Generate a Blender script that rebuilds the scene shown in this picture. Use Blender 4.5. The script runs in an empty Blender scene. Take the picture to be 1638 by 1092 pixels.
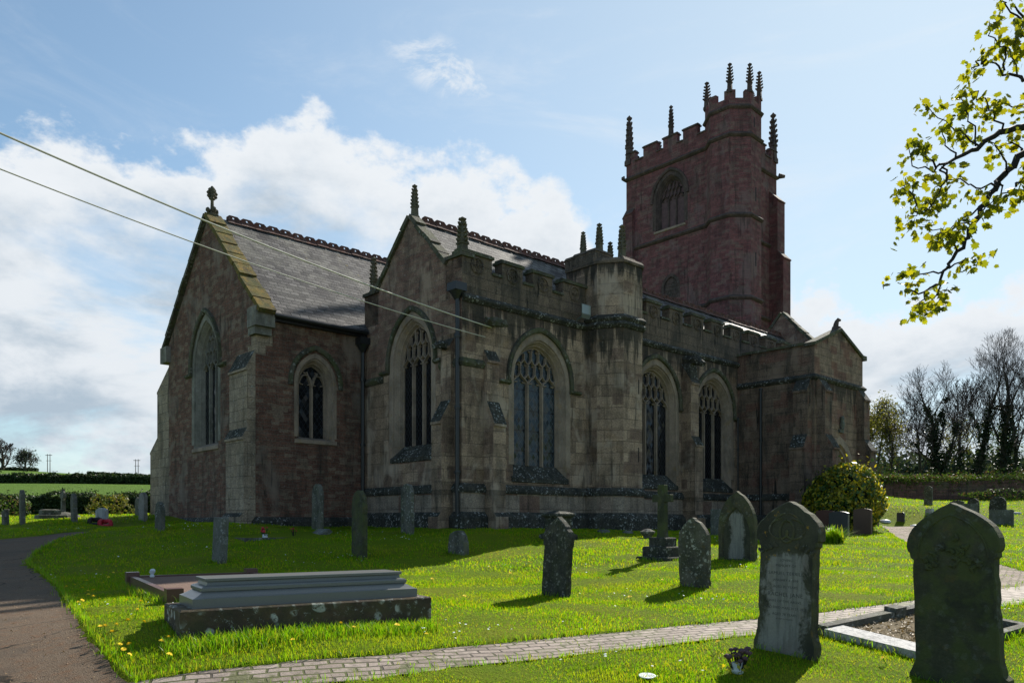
import bpy, bmesh, math, random
import numpy as np
from mathutils import Vector, Matrix
from mathutils.geometry import tessellate_polygon
R = math.radians
random.seed(7); rng = np.random.default_rng(7)
scene = bpy.context.scene
COL = scene.collection
EYE = 1.7
FPX, CXP, HYP = 1260.0, 819.0, 835.0        # photograph: focal length, centre column and horizon row, in its pixels

# ------------------------------------------------------------------ camera
cam = bpy.data.cameras.new("camera")
cam.sensor_width = 36.0; cam.sensor_fit = 'HORIZONTAL'
cam.lens = 36.0 * FPX / 1638.0
cam.shift_y = (HYP - 546.0) / 1638.0
cam.clip_start = 0.1; cam.clip_end = 3000.0
camo = bpy.data.objects.new("camera", cam); COL.objects.link(camo)
camo.location = (0, 0, EYE); camo.rotation_euler = (R(90), 0, 0)
scene.camera = camo

# ------------------------------------------------------------------ light
SUN_AZ, SUN_EL = R(32.2), R(33.9)                # azimuth from +Y towards +X
sun = bpy.data.lights.new("sun", 'SUN'); sun.energy = 5.0; sun.angle = R(0.53); sun.color = (1.0, 0.94, 0.84)
suno = bpy.data.objects.new("sun", sun); COL.objects.link(suno)
sdir = Vector((math.sin(SUN_AZ) * math.cos(SUN_EL), math.cos(SUN_AZ) * math.cos(SUN_EL), math.sin(SUN_EL)))
suno.rotation_euler = sdir.to_track_quat('Z', 'Y').to_euler(); suno.location = (20, 30, 40)
scene.view_settings.view_transform = 'Standard'; scene.view_settings.look = 'None'
scene.view_settings.exposure = 0.80; scene.view_settings.gamma = 1.0
scene.render.engine = 'CYCLES'
scene.cycles.use_denoising = True
scene.cycles.max_bounces = 6; scene.cycles.transparent_max_bounces = 6
scene.cycles.caustics_reflective = False; scene.cycles.caustics_refractive = False

# ------------------------------------------------------------------ node helpers
class NT:
    def __init__(s, tree): s.t = tree; s.n = tree.nodes; s.l = tree.links
    def new(s, typ, inp=None, **kw):
        n = s.n.new(typ)
        for k, v in kw.items(): setattr(n, k, v)
        for k, v in (inp or {}).items(): s.set(n.inputs[k], v)
        return n
    def set(s, sock, v):
        if isinstance(v, bpy.types.NodeSocket): s.l.new(v, sock)
        elif isinstance(v, bpy.types.Node): s.l.new(v.outputs[0], sock)
        else:
            if isinstance(v, (tuple, list)) and len(v) == 3 and sock.type == 'RGBA': v = (*v, 1.0)
            sock.default_value = v
    def math(s, op, a, b=0.0, c=None, clamp=False):
        n = s.n.new('ShaderNodeMath'); n.operation = op; n.use_clamp = clamp
        s.set(n.inputs[0], a); s.set(n.inputs[1], b)
        if c is not None: s.set(n.inputs[2], c)
        return n.outputs[0]
    def mix(s, f, a, b, blend='MIX'):
        n = s.n.new('ShaderNodeMix'); n.data_type = 'RGBA'; n.blend_type = blend; n.clamp_factor = True
        s.set(n.inputs[0], f); s.set(n.inputs[6], a); s.set(n.inputs[7], b)
        return n.outputs[2]
    def ramp(s, f, a, b, lo=0.0, hi=1.0):
        n = s.n.new('ShaderNodeMapRange'); n.interpolation_type = 'SMOOTHSTEP'
        s.set(n.inputs[0], f); s.set(n.inputs[1], a); s.set(n.inputs[2], b); s.set(n.inputs[3], lo); s.set(n.inputs[4], hi)
        return n.outputs[0]
    def noise(s, vec, scale, detail=4.0, rough=0.55, dist=0.0):
        n = s.n.new('ShaderNodeTexNoise'); n.inputs['Scale'].default_value = scale
        n.inputs['Detail'].default_value = detail; n.inputs['Roughness'].default_value = rough
        n.inputs['Distortion'].default_value = dist
        if vec is not None: s.set(n.inputs['Vector'], vec)
        return n.outputs[0]
    def mapping(s, vec, scale=(1, 1, 1), loc=(0, 0, 0), rot=(0, 0, 0)):
        n = s.n.new('ShaderNodeMapping'); s.set(n.inputs[0], vec)
        n.inputs['Scale'].default_value = scale; n.inputs['Location'].default_value = loc; n.inputs['Rotation'].default_value = rot
        return n.outputs[0]
    def vmath(s, op, a, b=(0, 0, 0)):
        n = s.n.new('ShaderNodeVectorMath'); n.operation = op
        s.set(n.inputs[0], a); s.set(n.inputs[1], b)
        return n.outputs[0]

# ------------------------------------------------------------------ sky: Nishita + a bank of cumulus by compass direction
world = bpy.data.worlds.new("World"); scene.world = world; world.use_nodes = True
wt = NT(world.node_tree); wt.n.clear()
sky = wt.new('ShaderNodeTexSky', sky_type='NISHITA', sun_disc=False, sun_elevation=SUN_EL, sun_rotation=SUN_AZ,
             altitude=50, air_density=1.0, dust_density=0.12, ozone_density=1.2)
tc = wt.new('ShaderNodeTexCoord'); D = tc.outputs['Generated']
sep = wt.new('ShaderNodeSeparateXYZ', {0: D})
az = wt.math('MULTIPLY', wt.math('ARCTAN2', sep.outputs[0], sep.outputs[1]), 57.2958)
el = wt.math('MULTIPLY', wt.math('ARCSINE', sep.outputs[2]), 57.2958)
back = wt.ramp(wt.math('ABSOLUTE', wt.math('SUBTRACT', az, 8.0)), 48.0, 85.0, 1.0, 0.12)   # thins cloud and veil in the unseen sky behind, to lower the fill light
fc = wt.new('ShaderNodeFloatCurve')
cv = fc.mapping.curves[0]
pts = [(-180, 2), (-80, 6), (-48, 23.5), (-33, 23.3), (-27, 24.5), (-22, 25.2), (-19.5, 24.8), (-17.5, 27.6), (-14.5, 27.2), (-11.5, 25.2), (-8, 24.0), (-4, 24.6), (0, 23.6), (3, 22.6),
       (5, 20.6), (7.0, 16.8), (10, 15.0), (16, 14.8), (24, 15.2), (30, 15.4), (38, 15.5), (62, 9), (180, 2)]
def cx_(a): return (a + 180.0) / 360.0
cv.points[0].location = (0, pts[0][1] / 40); cv.points[1].location = (1, pts[-1][1] / 40)
for a, e in pts[1:-1]: cv.points.new(cx_(a), e / 40)
for p in cv.points: p.handle_type = 'VECTOR'
fc.mapping.update()
wt.set(fc.inputs['Factor'], 1.0)
wt.set(fc.inputs['Value'], wt.math('MULTIPLY_ADD', az, 1 / 360.0, 0.5))
edge = wt.math('MULTIPLY', fc.outputs[0], 40.0)
n1 = wt.noise(wt.mapping(D, (1, 1, 1.5)), 5.5, 9, 0.6, 0.25)
n2 = wt.noise(wt.mapping(D, (1, 1, 1.6), (3.1, 1.2, 0.4)), 15.0, 7, 0.62)
puff = wt.math('ADD', wt.math('MULTIPLY_ADD', n1, 11.0, -5.5), wt.math('MULTIPLY_ADD', n2, 8.0, -4.0))
inside = wt.math('ADD', wt.math('SUBTRACT', edge, el), puff)
bank = wt.ramp(inside, -0.5, 1.5)
# gaps of blue deep under the edge of the bank, closing again to a milky lower sky
n3 = wt.noise(wt.mapping(D, (1, 1, 2.6), (7.7, 2.2, 0.4)), 3.4, 8, 0.58, 0.3)
gap = wt.math('MULTIPLY', wt.ramp(n3, 0.46, 0.60), wt.ramp(inside, 2.5, 8.0))
bank = wt.math('MULTIPLY', bank, wt.math('MULTIPLY_ADD', gap, -0.72, 1.0))
low = wt.math('MULTIPLY', wt.ramp(el, 15.0, 1.0, 0.0, 0.62), wt.math('MULTIPLY_ADD', back, .75, .25))
mask = wt.math('MAXIMUM', bank, low)
# thin high wisps
n4 = wt.noise(wt.mapping(D, (1, 1, 3.2), (1.7, 5.2, 0.4), (0.15, 0.2, 0.5)), 3.0, 9, 0.66, 0.7)
wisp = wt.math('MULTIPLY', wt.ramp(n4, 0.47, 0.78), 0.55)
wispband = wt.ramp(az, -14.0, 8.0, 0.45, 1.0)
mask = wt.math('MAXIMUM', mask, wt.math('MULTIPLY', wt.math('MULTIPLY', wisp, wispband), back))
sc_ = wt.math('ADD', wt.math('POWER', wt.math('MULTIPLY', wt.math('ADD', az, 5.0), .30), 2.0), wt.math('POWER', wt.math('MULTIPLY', wt.math('ADD', wt.math('SUBTRACT', el, 28.6), wt.math('MULTIPLY', az, .25)), .75), 2.0))
scrap = wt.math('MULTIPLY', wt.ramp(sc_, 2.4, 0.0), wt.ramp(wt.noise(wt.mapping(D, (1.4, 1.4, 3.4), (2.2, .3, 1.1)), 9.0, 9, .68, .5), .44, .62))
mask = wt.math('MAXIMUM', mask, wt.math('MULTIPLY', scrap, .75))
# cloud colour: white sunlit crowns, grey-blue undersides
n5 = wt.noise(wt.mapping(D, (1, 1, 2.2), (0.3, 4.4, 2.4)), 5.0, 8, 0.6, 0.2)
shade = wt.math('MULTIPLY', wt.ramp(inside, 0.5, 9.0), wt.ramp(n5, 0.36, 0.60, 0.12, 1.0))
ccol = wt.mix(shade, (5.6, 5.85, 6.1), (2.9, 3.55, 4.2))
veil = wt.math('MULTIPLY', wt.ramp(az, -36.0, 28.0, .10, .66), back)
skyc = wt.mix(veil, wt.mix(1.0, sky.outputs[0], (.88, 1.0, .98), 'MULTIPLY'), (4.7, 5.5, 6.0))
final = wt.mix(mask, skyc, ccol)
SKY_STRENGTH = 0.088
bg = wt.new('ShaderNodeBackground', {'Color': final, 'Strength': SKY_STRENGTH})
wo = wt.new('ShaderNodeOutputWorld'); wt.l.new(bg.outputs[0], wo.inputs[0])

# ------------------------------------------------------------------ mesh helpers
class MB:
    """collects faces and links them as one mesh object"""
    def __init__(s): s.v = []; s.f = []; s.m = []; s.zo = 0.0
    def add(s, vs, fs, mat=0):
        o = len(s.v); s.v.extend([tuple(v) for v in vs])
        for f in fs: s.f.append(tuple(i + o for i in f)); s.m.append(mat)
    def box(s, x0, x1, y0, y1, z0, z1, mat=0, taper=0.0):
        t = taper
        vs = [(x0, y0, z0), (x1, y0, z0), (x1, y1, z0), (x0, y1, z0), (x0 + t, y0 + t, z1), (x1 - t, y0 + t, z1), (x1 - t, y1 - t, z1), (x0 + t, y1 - t, z1)]
        s.add(vs, [(3, 2, 1, 0), (4, 5, 6, 7), (0, 1, 5, 4), (1, 2, 6, 5), (2, 3, 7, 6), (3, 0, 4, 7)], mat)
    def loft(s, loops, mat=0, closed=True, cap0=False, cap1=False):
        o = len(s.v); n = len(loops[0])
        for L in loops: s.v.extend([tuple(p) for p in L])
        for k in range(len(loops) - 1):
            for i in range(n if closed else n - 1):
                j = (i + 1) % n
                s.f.append((o + k * n + i, o + k * n + j, o + (k + 1) * n + j, o + (k + 1) * n + i)); s.m.append(mat)
        if cap0: s.cap(loops[0], mat, True)
        if cap1: s.cap(loops[-1], mat)
    def cap(s, loop, mat=0, flip=False, holes=()):
        loops = [[Vector(p) for p in loop]] + [[Vector(p) for p in h] for h in holes]
        tris = tessellate_polygon(loops)
        flat = [tuple(p) for L in loops for p in L]
        s.add(flat, [t[::-1] if flip else t for t in tris], mat)
    def extrude(s, loop, d, mat=0):
        d = Vector(d); a = [Vector(p) for p in loop]; b = [p + d for p in a]
        s.loft([a, b], mat); s.cap(a, mat, True); s.cap(b, mat)
    def tube(s, path, rad, n=6, mat=0, caps=True):
        P = [Vector(p) for p in path]; rad = rad if hasattr(rad, '__len__') else [rad] * len(P)
        loops = []; prev = None
        for i, p in enumerate(P):
            d = (P[min(i + 1, len(P) - 1)] - P[max(i - 1, 0)]).normalized()
            if prev is None: a = d.orthogonal().normalized()
            else:
                a = prev - d * prev.dot(d); a = a.normalized() if a.length > 1e-6 else d.orthogonal().normalized()
            prev = a; b = d.cross(a)
            loops.append([p + (a * math.cos(k * 2 * math.pi / n) + b * math.sin(k * 2 * math.pi / n)) * rad[i] for k in range(n)])
        s.loft(loops, mat)
        if caps: s.cap(loops[0], mat, True); s.cap(loops[-1], mat)
    def lathe(s, prof, c=(0, 0, 0), n=10, mat=0, rot=0.0):
        loops = [[(c[0] + r * math.cos(rot + k * 2 * math.pi / n), c[1] + r * math.sin(rot + k * 2 * math.pi / n), c[2] + z) for k in range(n)] for r, z in prof]
        s.loft(loops, mat); s.cap(loops[0], mat, True); s.cap(loops[-1], mat)
    def build(s, name, mats, parent=None, smooth=False, loc=(0, 0, 0), rot=(0, 0, 0), normal_mat=None, uv=True):
        me = bpy.data.meshes.new(name)
        vs = [(x, y, z + s.zo) for x, y, z in s.v]
        me.from_pydata(vs, [], s.f); me.update()
        if not isinstance(mats, (list, tuple)): mats = [mats]
        for m in mats: me.materials.append(m)
        me.polygons.foreach_set('material_index', s.m)
        if normal_mat is not None:
            bm = bmesh.new(); bm.from_mesh(me); bmesh.ops.recalc_face_normals(bm, faces=bm.faces); bm.to_mesh(me); bm.free()
            for p in me.polygons:
                if p.normal.z > normal_mat[0]: p.material_index = normal_mat[1]
        if smooth: me.polygons.foreach_set('use_smooth', [True] * len(me.polygons))
        if uv: box_uv(me)
        o = bpy.data.objects.new(name, me); COL.objects.link(o)
        o.location = loc; o.rotation_euler = rot
        if parent is not None: o.parent = parent
        return o

def box_uv(me):
    """metre UVs along each face: U horizontal, V up the face"""
    ul = me.uv_layers.new(name="UVMap")
    nl = len(me.loops); vi = np.empty(nl, np.int32); me.loops.foreach_get('vertex_index', vi)
    co = np.empty(len(me.vertices) * 3, np.float32); me.vertices.foreach_get('co', co); co = co.reshape(-1, 3)
    np_ = len(me.polygons); nm = np.empty(np_ * 3, np.float32); me.polygons.foreach_get('normal', nm); nm = nm.reshape(-1, 3)
    tot = np.empty(np_, np.int32); me.polygons.foreach_get('loop_total', tot)
    pn = np.repeat(nm, tot, axis=0)
    t = np.stack([-pn[:, 1], pn[:, 0], np.zeros(nl)], 1); ln = np.linalg.norm(t, axis=1)
    flat = ln < 0.25; t[flat] = (1, 0, 0); t = t / np.maximum(np.linalg.norm(t, axis=1), 1e-6)[:, None]
    sgn = np.where(np.abs(t[:, 0]) > np.abs(t[:, 1]), np.sign(t[:, 0]), np.sign(t[:, 1])); t = t * sgn[:, None]
    pn2 = pn * 1.0; pn2[flat] = (0, 0, 1)
    b = np.cross(pn2, t); sb = np.where(np.abs(b[:, 2]) > 1e-4, np.sign(b[:, 2]), 1.0); b = b * sb[:, None]
    p = co[vi]
    uv = np.stack([(p * t).sum(1), (p * b).sum(1)], 1).astype(np.float32)
    ul.data.foreach_set('uv', uv.ravel())

def tri_mesh(name, verts, faces, mats, parent=None, attr=None, smooth=False, nper=3, midx=None):
    """big numpy meshes (grass, leaves, twigs)"""
    me = bpy.data.meshes.new(name); nf = len(faces); nv = len(verts)
    me.vertices.add(nv); me.vertices.foreach_set('co', np.asarray(verts, np.float32).ravel())
    me.loops.add(nf * nper); me.loops.foreach_set('vertex_index', np.asarray(faces, np.int32).ravel())
    me.polygons.add(nf); me.polygons.foreach_set('loop_start', np.arange(0, nf * nper, nper, dtype=np.int32))
    me.update(calc_edges=True)
    for m in (mats if isinstance(mats, (list, tuple)) else [mats]): me.materials.append(m)
    if midx is not None: me.polygons.foreach_set('material_index', np.asarray(midx, np.int32))
    if attr is not None:
        a = me.attributes.new('tint', 'FLOAT', 'POINT'); a.data.foreach_set('value', np.asarray(attr, np.float32))
    if smooth: me.polygons.foreach_set('use_smooth', np.ones(nf, bool))
    o = bpy.data.objects.new(name, me); COL.objects.link(o)
    if parent is not None: o.parent = parent
    return o

def tag(o, label=None, cat=None, group=None, kind=None):
    if label: o['label'] = label
    if cat: o['category'] = cat
    if group: o['group'] = group
    if kind: o['kind'] = kind
    return o
def thing(name, label, cat, loc=(0, 0, 0), rz=0.0, group=None):
    o = bpy.data.objects.new(name, None); COL.objects.link(o); o.empty_display_size = 0.3
    o.location = loc; o.rotation_euler = (0, 0, rz)
    return tag(o, label, cat, group)

# ------------------------------------------------------------------ terrain: a smooth surface through surveyed points
# (photo column, photo row, distance) -> ground height; (None rows give X, Y, Z directly)
survey = [(215, 1090, 6.7), (820, 1092, 6.9), (1540, 1097, 7.1), (1260, 1045, 7.9), (288, 1022, 7.75), (690, 995, 9.2), (888, 952, 12.2),
          (1112, 937, 12.7), (1060, 893, 16.6), (1180, 895, 16.8), (575, 890, 17.4), (350, 897, 16.4), (700, 900, 16.6), (840, 876, 18.9), (739, 847, 21.5), (1020, 847, 26.5), (1100, 849, 28.5),
          (392, 838, 22.6), (238, 832, 27.5), (500, 845, 23.5), (620, 846, 23.5), (1300, 852, 28.0), (1340, 855, 26.5), (1397, 834, 33.0), (1440, 833, 33.0), (1444, 863, 22.5), (1456, 841, 29.5),
          (1596, 900, 16.5), (1593, 948, 11.5), (1638, 912, 15.0), (1485, 807, 38.0), (1550, 837, 30.0), (1601, 839, 29.0), (1440, 826, 33.5), (1420, 797, 46.0), (1638, 793, 46.0),
          (1350, 784, 46), (60, 900, 17.0), (0, 932, 14.0), (90, 937, 13.5), (125, 836, 26.0), (35, 838, 25.0), (175, 840, 26.5), (100, 822, 38.0), (-60, 823, 38), (230, 822, 38),
          (100, 793, 60.0), (-300, 793, 60.0), (300, 795, 60), (100, 773, 110.0), (-300, 770, 110), (300, 776, 110), (50, 753, 260.0), (230, 764, 260.0), (-300, 748, 260.0), (400, 768, 260),
          (1500, 774, 62.0), (1400, 776, 62), (1650, 772, 62.0), (1900, 772, 62), (1500, 785, 110.0), (1900, 785, 110), (1000, 800, 110), (800, 800, 60), (1000, 810, 60)]
cps = []
for px, py, Y in survey: cps.append(((px - CXP) / FPX * Y, Y, EYE - (py - HYP) / FPX * Y))
cps += [(-6, 3, .22), (0, 3, .15), (6, 3, .15), (-6, -6, .1), (6, -6, .1), (14, 6, .3), (-14, 8, .5), (-30, 420, 16), (-300, 260, 26), (-400, 100, 12), (200, 260, 5), (300, 60, 5), (120, 400, 5), (-120, 400, 16), (-200, 420, 16), (60, 10, 1.0), (-60, 10, 1.5), (-25, 20, 1.4)]
cps = np.array(cps); CP = cps[:, :2]; CZ = cps[:, 2]
def _phi(a, b):
    d2 = ((a[:, None, :] - b[None, :, :]) ** 2).sum(2); return -np.sqrt(d2 + 2.0)
_K = np.zeros((len(CP) + 3,) * 2); _K[:-3, :-3] = _phi(CP, CP) + np.eye(len(CP)) * -0.02
_P = np.c_[np.ones(len(CP)), CP]; _K[:-3, -3:] = _P; _K[-3:, :-3] = _P.T
_W = np.linalg.solve(_K, np.r_[CZ, 0, 0, 0])
def gz(x, y):
    q = np.c_[np.ravel(x), np.ravel(y)].astype(float); out = np.empty(len(q))
    for i in range(0, len(q), 20000):
        s = q[i:i + 20000]; out[i:i + 20000] = _phi(s, CP) @ _W[:-3] + np.c_[np.ones(len(s)), s] @ _W[-3:]
    return out
def g1(x, y): return float(gz([x], [y])[0])
_YS = np.r_[np.arange(3.0, 40, .04), np.arange(40, 420, .5)]
def at(px, py, Y=None):
    """ground point seen at a place of the photograph (or, at distance Y, the ground point under that column)"""
    t = (px - CXP) / FPX
    if Y is None:
        z = gz(t * _YS, _YS); ray = EYE - (py - HYP) / FPX * _YS
        k = np.argmax(ray <= z)
        if k == 0: k = 1
        a, b = ray[k - 1] - z[k - 1], ray[k] - z[k]; f = a / (a - b) if a != b else 0
        Y = _YS[k - 1] + f * (_YS[k] - _YS[k - 1])
    return Vector((t * Y, Y, g1(t * Y, Y)))
def air(px, py, Y): return Vector(((px - CXP) / FPX * Y, Y, EYE - (py - HYP) / FPX * Y))

def inpoly(x, y, poly):
    x = np.asarray(x); y = np.asarray(y); c = np.zeros(x.shape, bool); n = len(poly)
    for i in range(n):
        x0, y0 = poly[i]; x1, y1 = poly[(i + 1) % n]
        if y0 == y1: continue
        k = ((y0 > y) != (y1 > y)) & (x < (x1 - x0) * (y - y0) / (y1 - y0) + x0); c ^= k
    return c
# church frame: u along the building (westwards), v across it (southwards)
ROT = math.atan2(.6802, .7331); CO = Vector((-1.397, 22.0))
UD = Vector((.7331, .6802)); VD = Vector((-.6802, .7331))
def cw(u, v): p = CO + UD * u + VD * v; return (p.x, p.y)
# ------------------------------------------------------------------ materials
def newmat(name):
    m = bpy.data.materials.new(name); m.use_nodes = True; t = NT(m.node_tree); t.n.clear()
    out = t.new('ShaderNodeOutputMaterial'); b = t.new('ShaderNodeBsdfPrincipled'); t.l.new(b.outputs[0], out.inputs[0])
    return m, t, b, out
def setin(t, b, **kw):
    for k, v in kw.items(): t.set(b.inputs[k.replace('_', ' ')], v)
def bump(t, b, h, strength=0.5, dist=0.02):
    n = t.new('ShaderNodeBump', {'Strength': strength, 'Distance': dist, 'Height': h}); t.l.new(n.outputs[0], b.inputs['Normal'])

def mat_masonry(name, c1, c2, mortar, bw, rh, wobble=0.03, soot=0.35, spots=0.15, ochre=0.0, patches=None, squash=1.0, mort=0.012, c3=None, damp=True, gain=1.7, ledges=()):
    c1, c2, mortar = (tuple(x * gain * k for x, k in zip(c, (1.08, .965, .92))) for c in (c1, c2, mortar)); c3 = tuple(x * gain * k for x, k in zip(c3, (1.08, .965, .92))) if c3 else None; patches = tuple(x * gain * k for x, k in zip(patches, (1.08, .965, .92))) if patches else None
    m, t, b, out = newmat(name)
    uv = t.new('ShaderNodeUVMap').outputs[0]; ob = t.new('ShaderNodeTexCoord').outputs['Object']
    w1 = t.new('ShaderNodeTexNoise', {'Vector': uv, 'Scale': 2.2, 'Detail': 3.0}).outputs['Color']
    uvd = t.vmath('ADD', uv, t.vmath('MULTIPLY', t.vmath('SUBTRACT', w1, (.5, .5, .5)), (wobble * 2.2, wobble * 2.2, 0)))
    br = t.new('ShaderNodeTexBrick', {'Vector': uvd, 'Color1': c1, 'Color2': c2, 'Mortar': mortar, 'Scale': 1.0, 'Mortar Size': mort, 'Mortar Smooth': .35,
                                      'Brick Width': bw, 'Row Height': rh, 'Bias': 0.0}, offset=.5, squash=squash, squash_frequency=3)
    col = br.outputs['Color']
    # a second course pattern gives stones of other sizes and a third colour
    br2 = t.new('ShaderNodeTexBrick', {'Vector': t.vmath('ADD', uvd, (3.37, 1.0, 0)), 'Color1': (0, 0, 0), 'Color2': (1, 1, 1), 'Mortar': (.5, .5, .5), 'Scale': 1.0, 'Mortar Size': 0.0,
                                       'Brick Width': bw * 1.0, 'Row Height': rh, 'Bias': 0.0}, offset=.5, squash=squash, squash_frequency=3)
    if c3: col = t.mix(t.math('MULTIPLY', t.ramp(br2.outputs['Color'], .62, .9), .8), col, c3)
    gr = t.noise(uv, 21, 8, .72); col = t.mix(t.math('MULTIPLY_ADD', gr, 1.9, -.62, clamp=True), t.mix(1.0, col, (.42, .42, .44), 'MULTIPLY'), t.mix(1.0, col, (1.5, 1.47, 1.4), 'MULTIPLY'))
    md = t.noise(uv, 3.4, 5, .65); col = t.mix(t.math('MULTIPLY_ADD', md, 2.2, -.7, clamp=True), t.mix(1.0, col, (.66, .66, .67), 'MULTIPLY'), t.mix(1.0, col, (1.25, 1.24, 1.22), 'MULTIPLY'))
    big = t.noise(t.mapping(ob, (1, 1, .8)), .9, 5, .6, .4)
    if patches: col = t.mix(t.math('MULTIPLY', t.ramp(big, .52, .64), .75), col, t.mix(t.math('MULTIPLY', gr, .6), patches, mortar))
    # soot and dark lichen in streaks that run down from ledges
    st = t.noise(t.mapping(ob, (1.6, 1.6, .35), (4, 7, 1)), 1.3, 6, .62, .3)
    col = t.mix(t.math('MULTIPLY', t.ramp(st, .46, .66), soot), col, (.030, .030, .026))
    st2 = t.noise(t.mapping(ob, (5, 5, .5), (1, 3, 8)), 1.0, 8, .72, .4)
    col = t.mix(t.math('MULTIPLY', t.math('MULTIPLY', t.ramp(st2, .54, .64), t.ramp(big, .36, .56)), min(1.0, soot * 1.5)), col, (.016, .017, .015))
    zz = t.new('ShaderNodeSeparateXYZ', {0: ob}).outputs[2]
    for L_, len_, a_ in ledges:               # black algae that creeps down from a ledge in drips of uneven length
        dr = t.noise(t.mapping(ob, (2.6, 2.6, .22), (L_, 2, 5)), 1.7, 6, .68, .3); reach = t.math('ADD', t.math('DIVIDE', t.math('SUBTRACT', L_, zz), len_), t.math('MULTIPLY_ADD', dr, -2.6, 1.25))
        col = t.mix(t.math('MULTIPLY', t.math('MULTIPLY', t.ramp(reach, .42, .12), t.math('LESS_THAN', zz, L_ + .02)), a_), col, (.020, .021, .018))
    if ochre: col = t.mix(t.math('MULTIPLY', t.ramp(t.noise(ob, 1.6, 4, .6, .5), .55, .72), ochre), col, (.30, .17, .05))
    sp = t.noise(ob, 14, 5, .7); sp2 = t.noise(ob, 2.2, 3, .5)
    col = t.mix(t.math('MULTIPLY', t.math('MULTIPLY', t.ramp(sp, .60, .67), t.ramp(sp2, .42, .62)), spots * 3.0, clamp=True), col, (.42, .43, .40))
    # fine random patches where the stone colour is darker
    col = t.mix(t.math('MULTIPLY', t.math('SUBTRACT', 1.0, t.ramp(t.noise(uv, 9, 5, .7), .30, .42)), .55), col, t.mix(1.0, col, (.35, .34, .33), 'MULTIPLY'))
    if damp: col = t.mix(t.math('MULTIPLY', t.ramp(t.math('ADD', t.new('ShaderNodeSeparateXYZ', {0: ob}).outputs[2], t.math('MULTIPLY', big, .9)), .75, .1), .5), col, (.05, .055, .035))
    setin(t, b, Base_Color=col, Roughness=.92, Specular_IOR_Level=.18)
    h = t.math('ADD', t.math('MULTIPLY', br.outputs['Fac'], -.8), t.math('MULTIPLY', t.noise(uv, 17, 6, .7), 1.2))
    bump(t, b, h, .75, .03)
    return m
def mat_rough(name, c1, c2, soot=0.4, spots=0.3, moss=0.0, orange=0.0, scale=1.0, speck=(.45, .46, .42), rough=.9, bstr=.6, streak=0.0):
    """unjointed weathered stone: headstones, copings, sills"""
    m, t, b, out = newmat(name)
    ob = t.new('ShaderNodeTexCoord').outputs['Object']
    info = t.new('ShaderNodeObjectInfo'); off = t.vmath('MULTIPLY', info.outputs['Location'], (3.1, 2.3, 1.7)); p = t.vmath('ADD', ob, off)
    n1 = t.noise(p, 3.2 * scale, 6, .62, .3); n2 = t.noise(p, 34 * scale, 4, .7); n3 = t.noise(t.mapping(p, (1, 1, .45)), 2.1 * scale, 6, .65, .4)
    col = t.mix(t.ramp(n1, .35, .65), c1, c2)
    col = t.mix(t.math('MULTIPLY_ADD', n2, .9, -.2), t.mix(1.0, col, (.6, .6, .6), 'MULTIPLY'), t.mix(1.0, col, (1.3, 1.3, 1.28), 'MULTIPLY'))
    if streak:
        sn = t.noise(t.mapping(p, (1, 1, .08)), 16 * scale, 4, .6); col = t.mix(t.math('MULTIPLY', t.ramp(sn, .45, .66), streak), col, t.mix(1.0, col, (.4, .42, .45), 'MULTIPLY'))
    col = t.mix(t.math('MULTIPLY', t.ramp(n3, .44, .62), soot), col, (.02, .022, .018))
    vo = t.new('ShaderNodeTexVoronoi', {'Vector': t.vmath('ADD', p, t.vmath('MULTIPLY', t.new('ShaderNodeTexNoise', {'Vector': p, 'Scale': 9 * scale}).outputs['Color'], (.09, .09, .09))), 'Scale': 8.5 * scale})
    blot = t.math('MULTIPLY', t.math('MULTIPLY', t.ramp(vo.outputs[0], .40, .30), t.ramp(t.noise(p, 30 * scale, 4, .7), .36, .52)), t.ramp(t.noise(p, 2.6 * scale, 3, .6), .46, .58))
    fine = t.math('MULTIPLY', t.ramp(t.noise(p, 15 * scale, 7, .78), .56, .63), t.ramp(t.noise(t.vmath('ADD', p, (2, 8, 5)), 3.1 * scale, 3, .6), .40, .58, .25, 1.0))
    col = t.mix(t.math('MULTIPLY', t.math('MAXIMUM', blot, t.math('MULTIPLY', fine, .7)), spots, clamp=True), col, speck)
    if orange: col = t.mix(t.math('MULTIPLY', t.ramp(t.noise(t.vmath('ADD', p, (5, 3, 1)), 5 * scale, 5, .7), .56, .66), orange), col, (.30, .17, .02))
    if moss:
        nz = t.new('ShaderNodeSeparateXYZ', {0: t.new('ShaderNodeNewGeometry').outputs['Normal']}).outputs[2]
        col = t.mix(t.math('MULTIPLY', t.ramp(t.noise(t.vmath('ADD', p, (9, 1, 4)), 3.4 * scale, 5, .65), .42, .60), moss), col, (.07, .085, .025))
    setin(t, b, Base_Color=col, Roughness=rough, Specular_IOR_Level=.2)
    bump(t, b, t.math('ADD', t.noise(p, 24 * scale, 6, .7), t.math('MULTIPLY', n1, .8)), bstr, .02)
    return m
def mat_plain(name, c, rough=.6, metal=0.0, var=.25, scale=20, spec=.4, bstr=.15):
    m, t, b, out = newmat(name); ob = t.new('ShaderNodeTexCoord').outputs['Object']
    n = t.noise(ob, scale, 5, .6); col = t.mix(n, tuple(x * (1 - var) for x in c), tuple(x * (1 + var) for x in c))
    setin(t, b, Base_Color=col, Roughness=rough, Metallic=metal, Specular_IOR_Level=spec); bump(t, b, n, bstr, .01)
    return m
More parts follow.
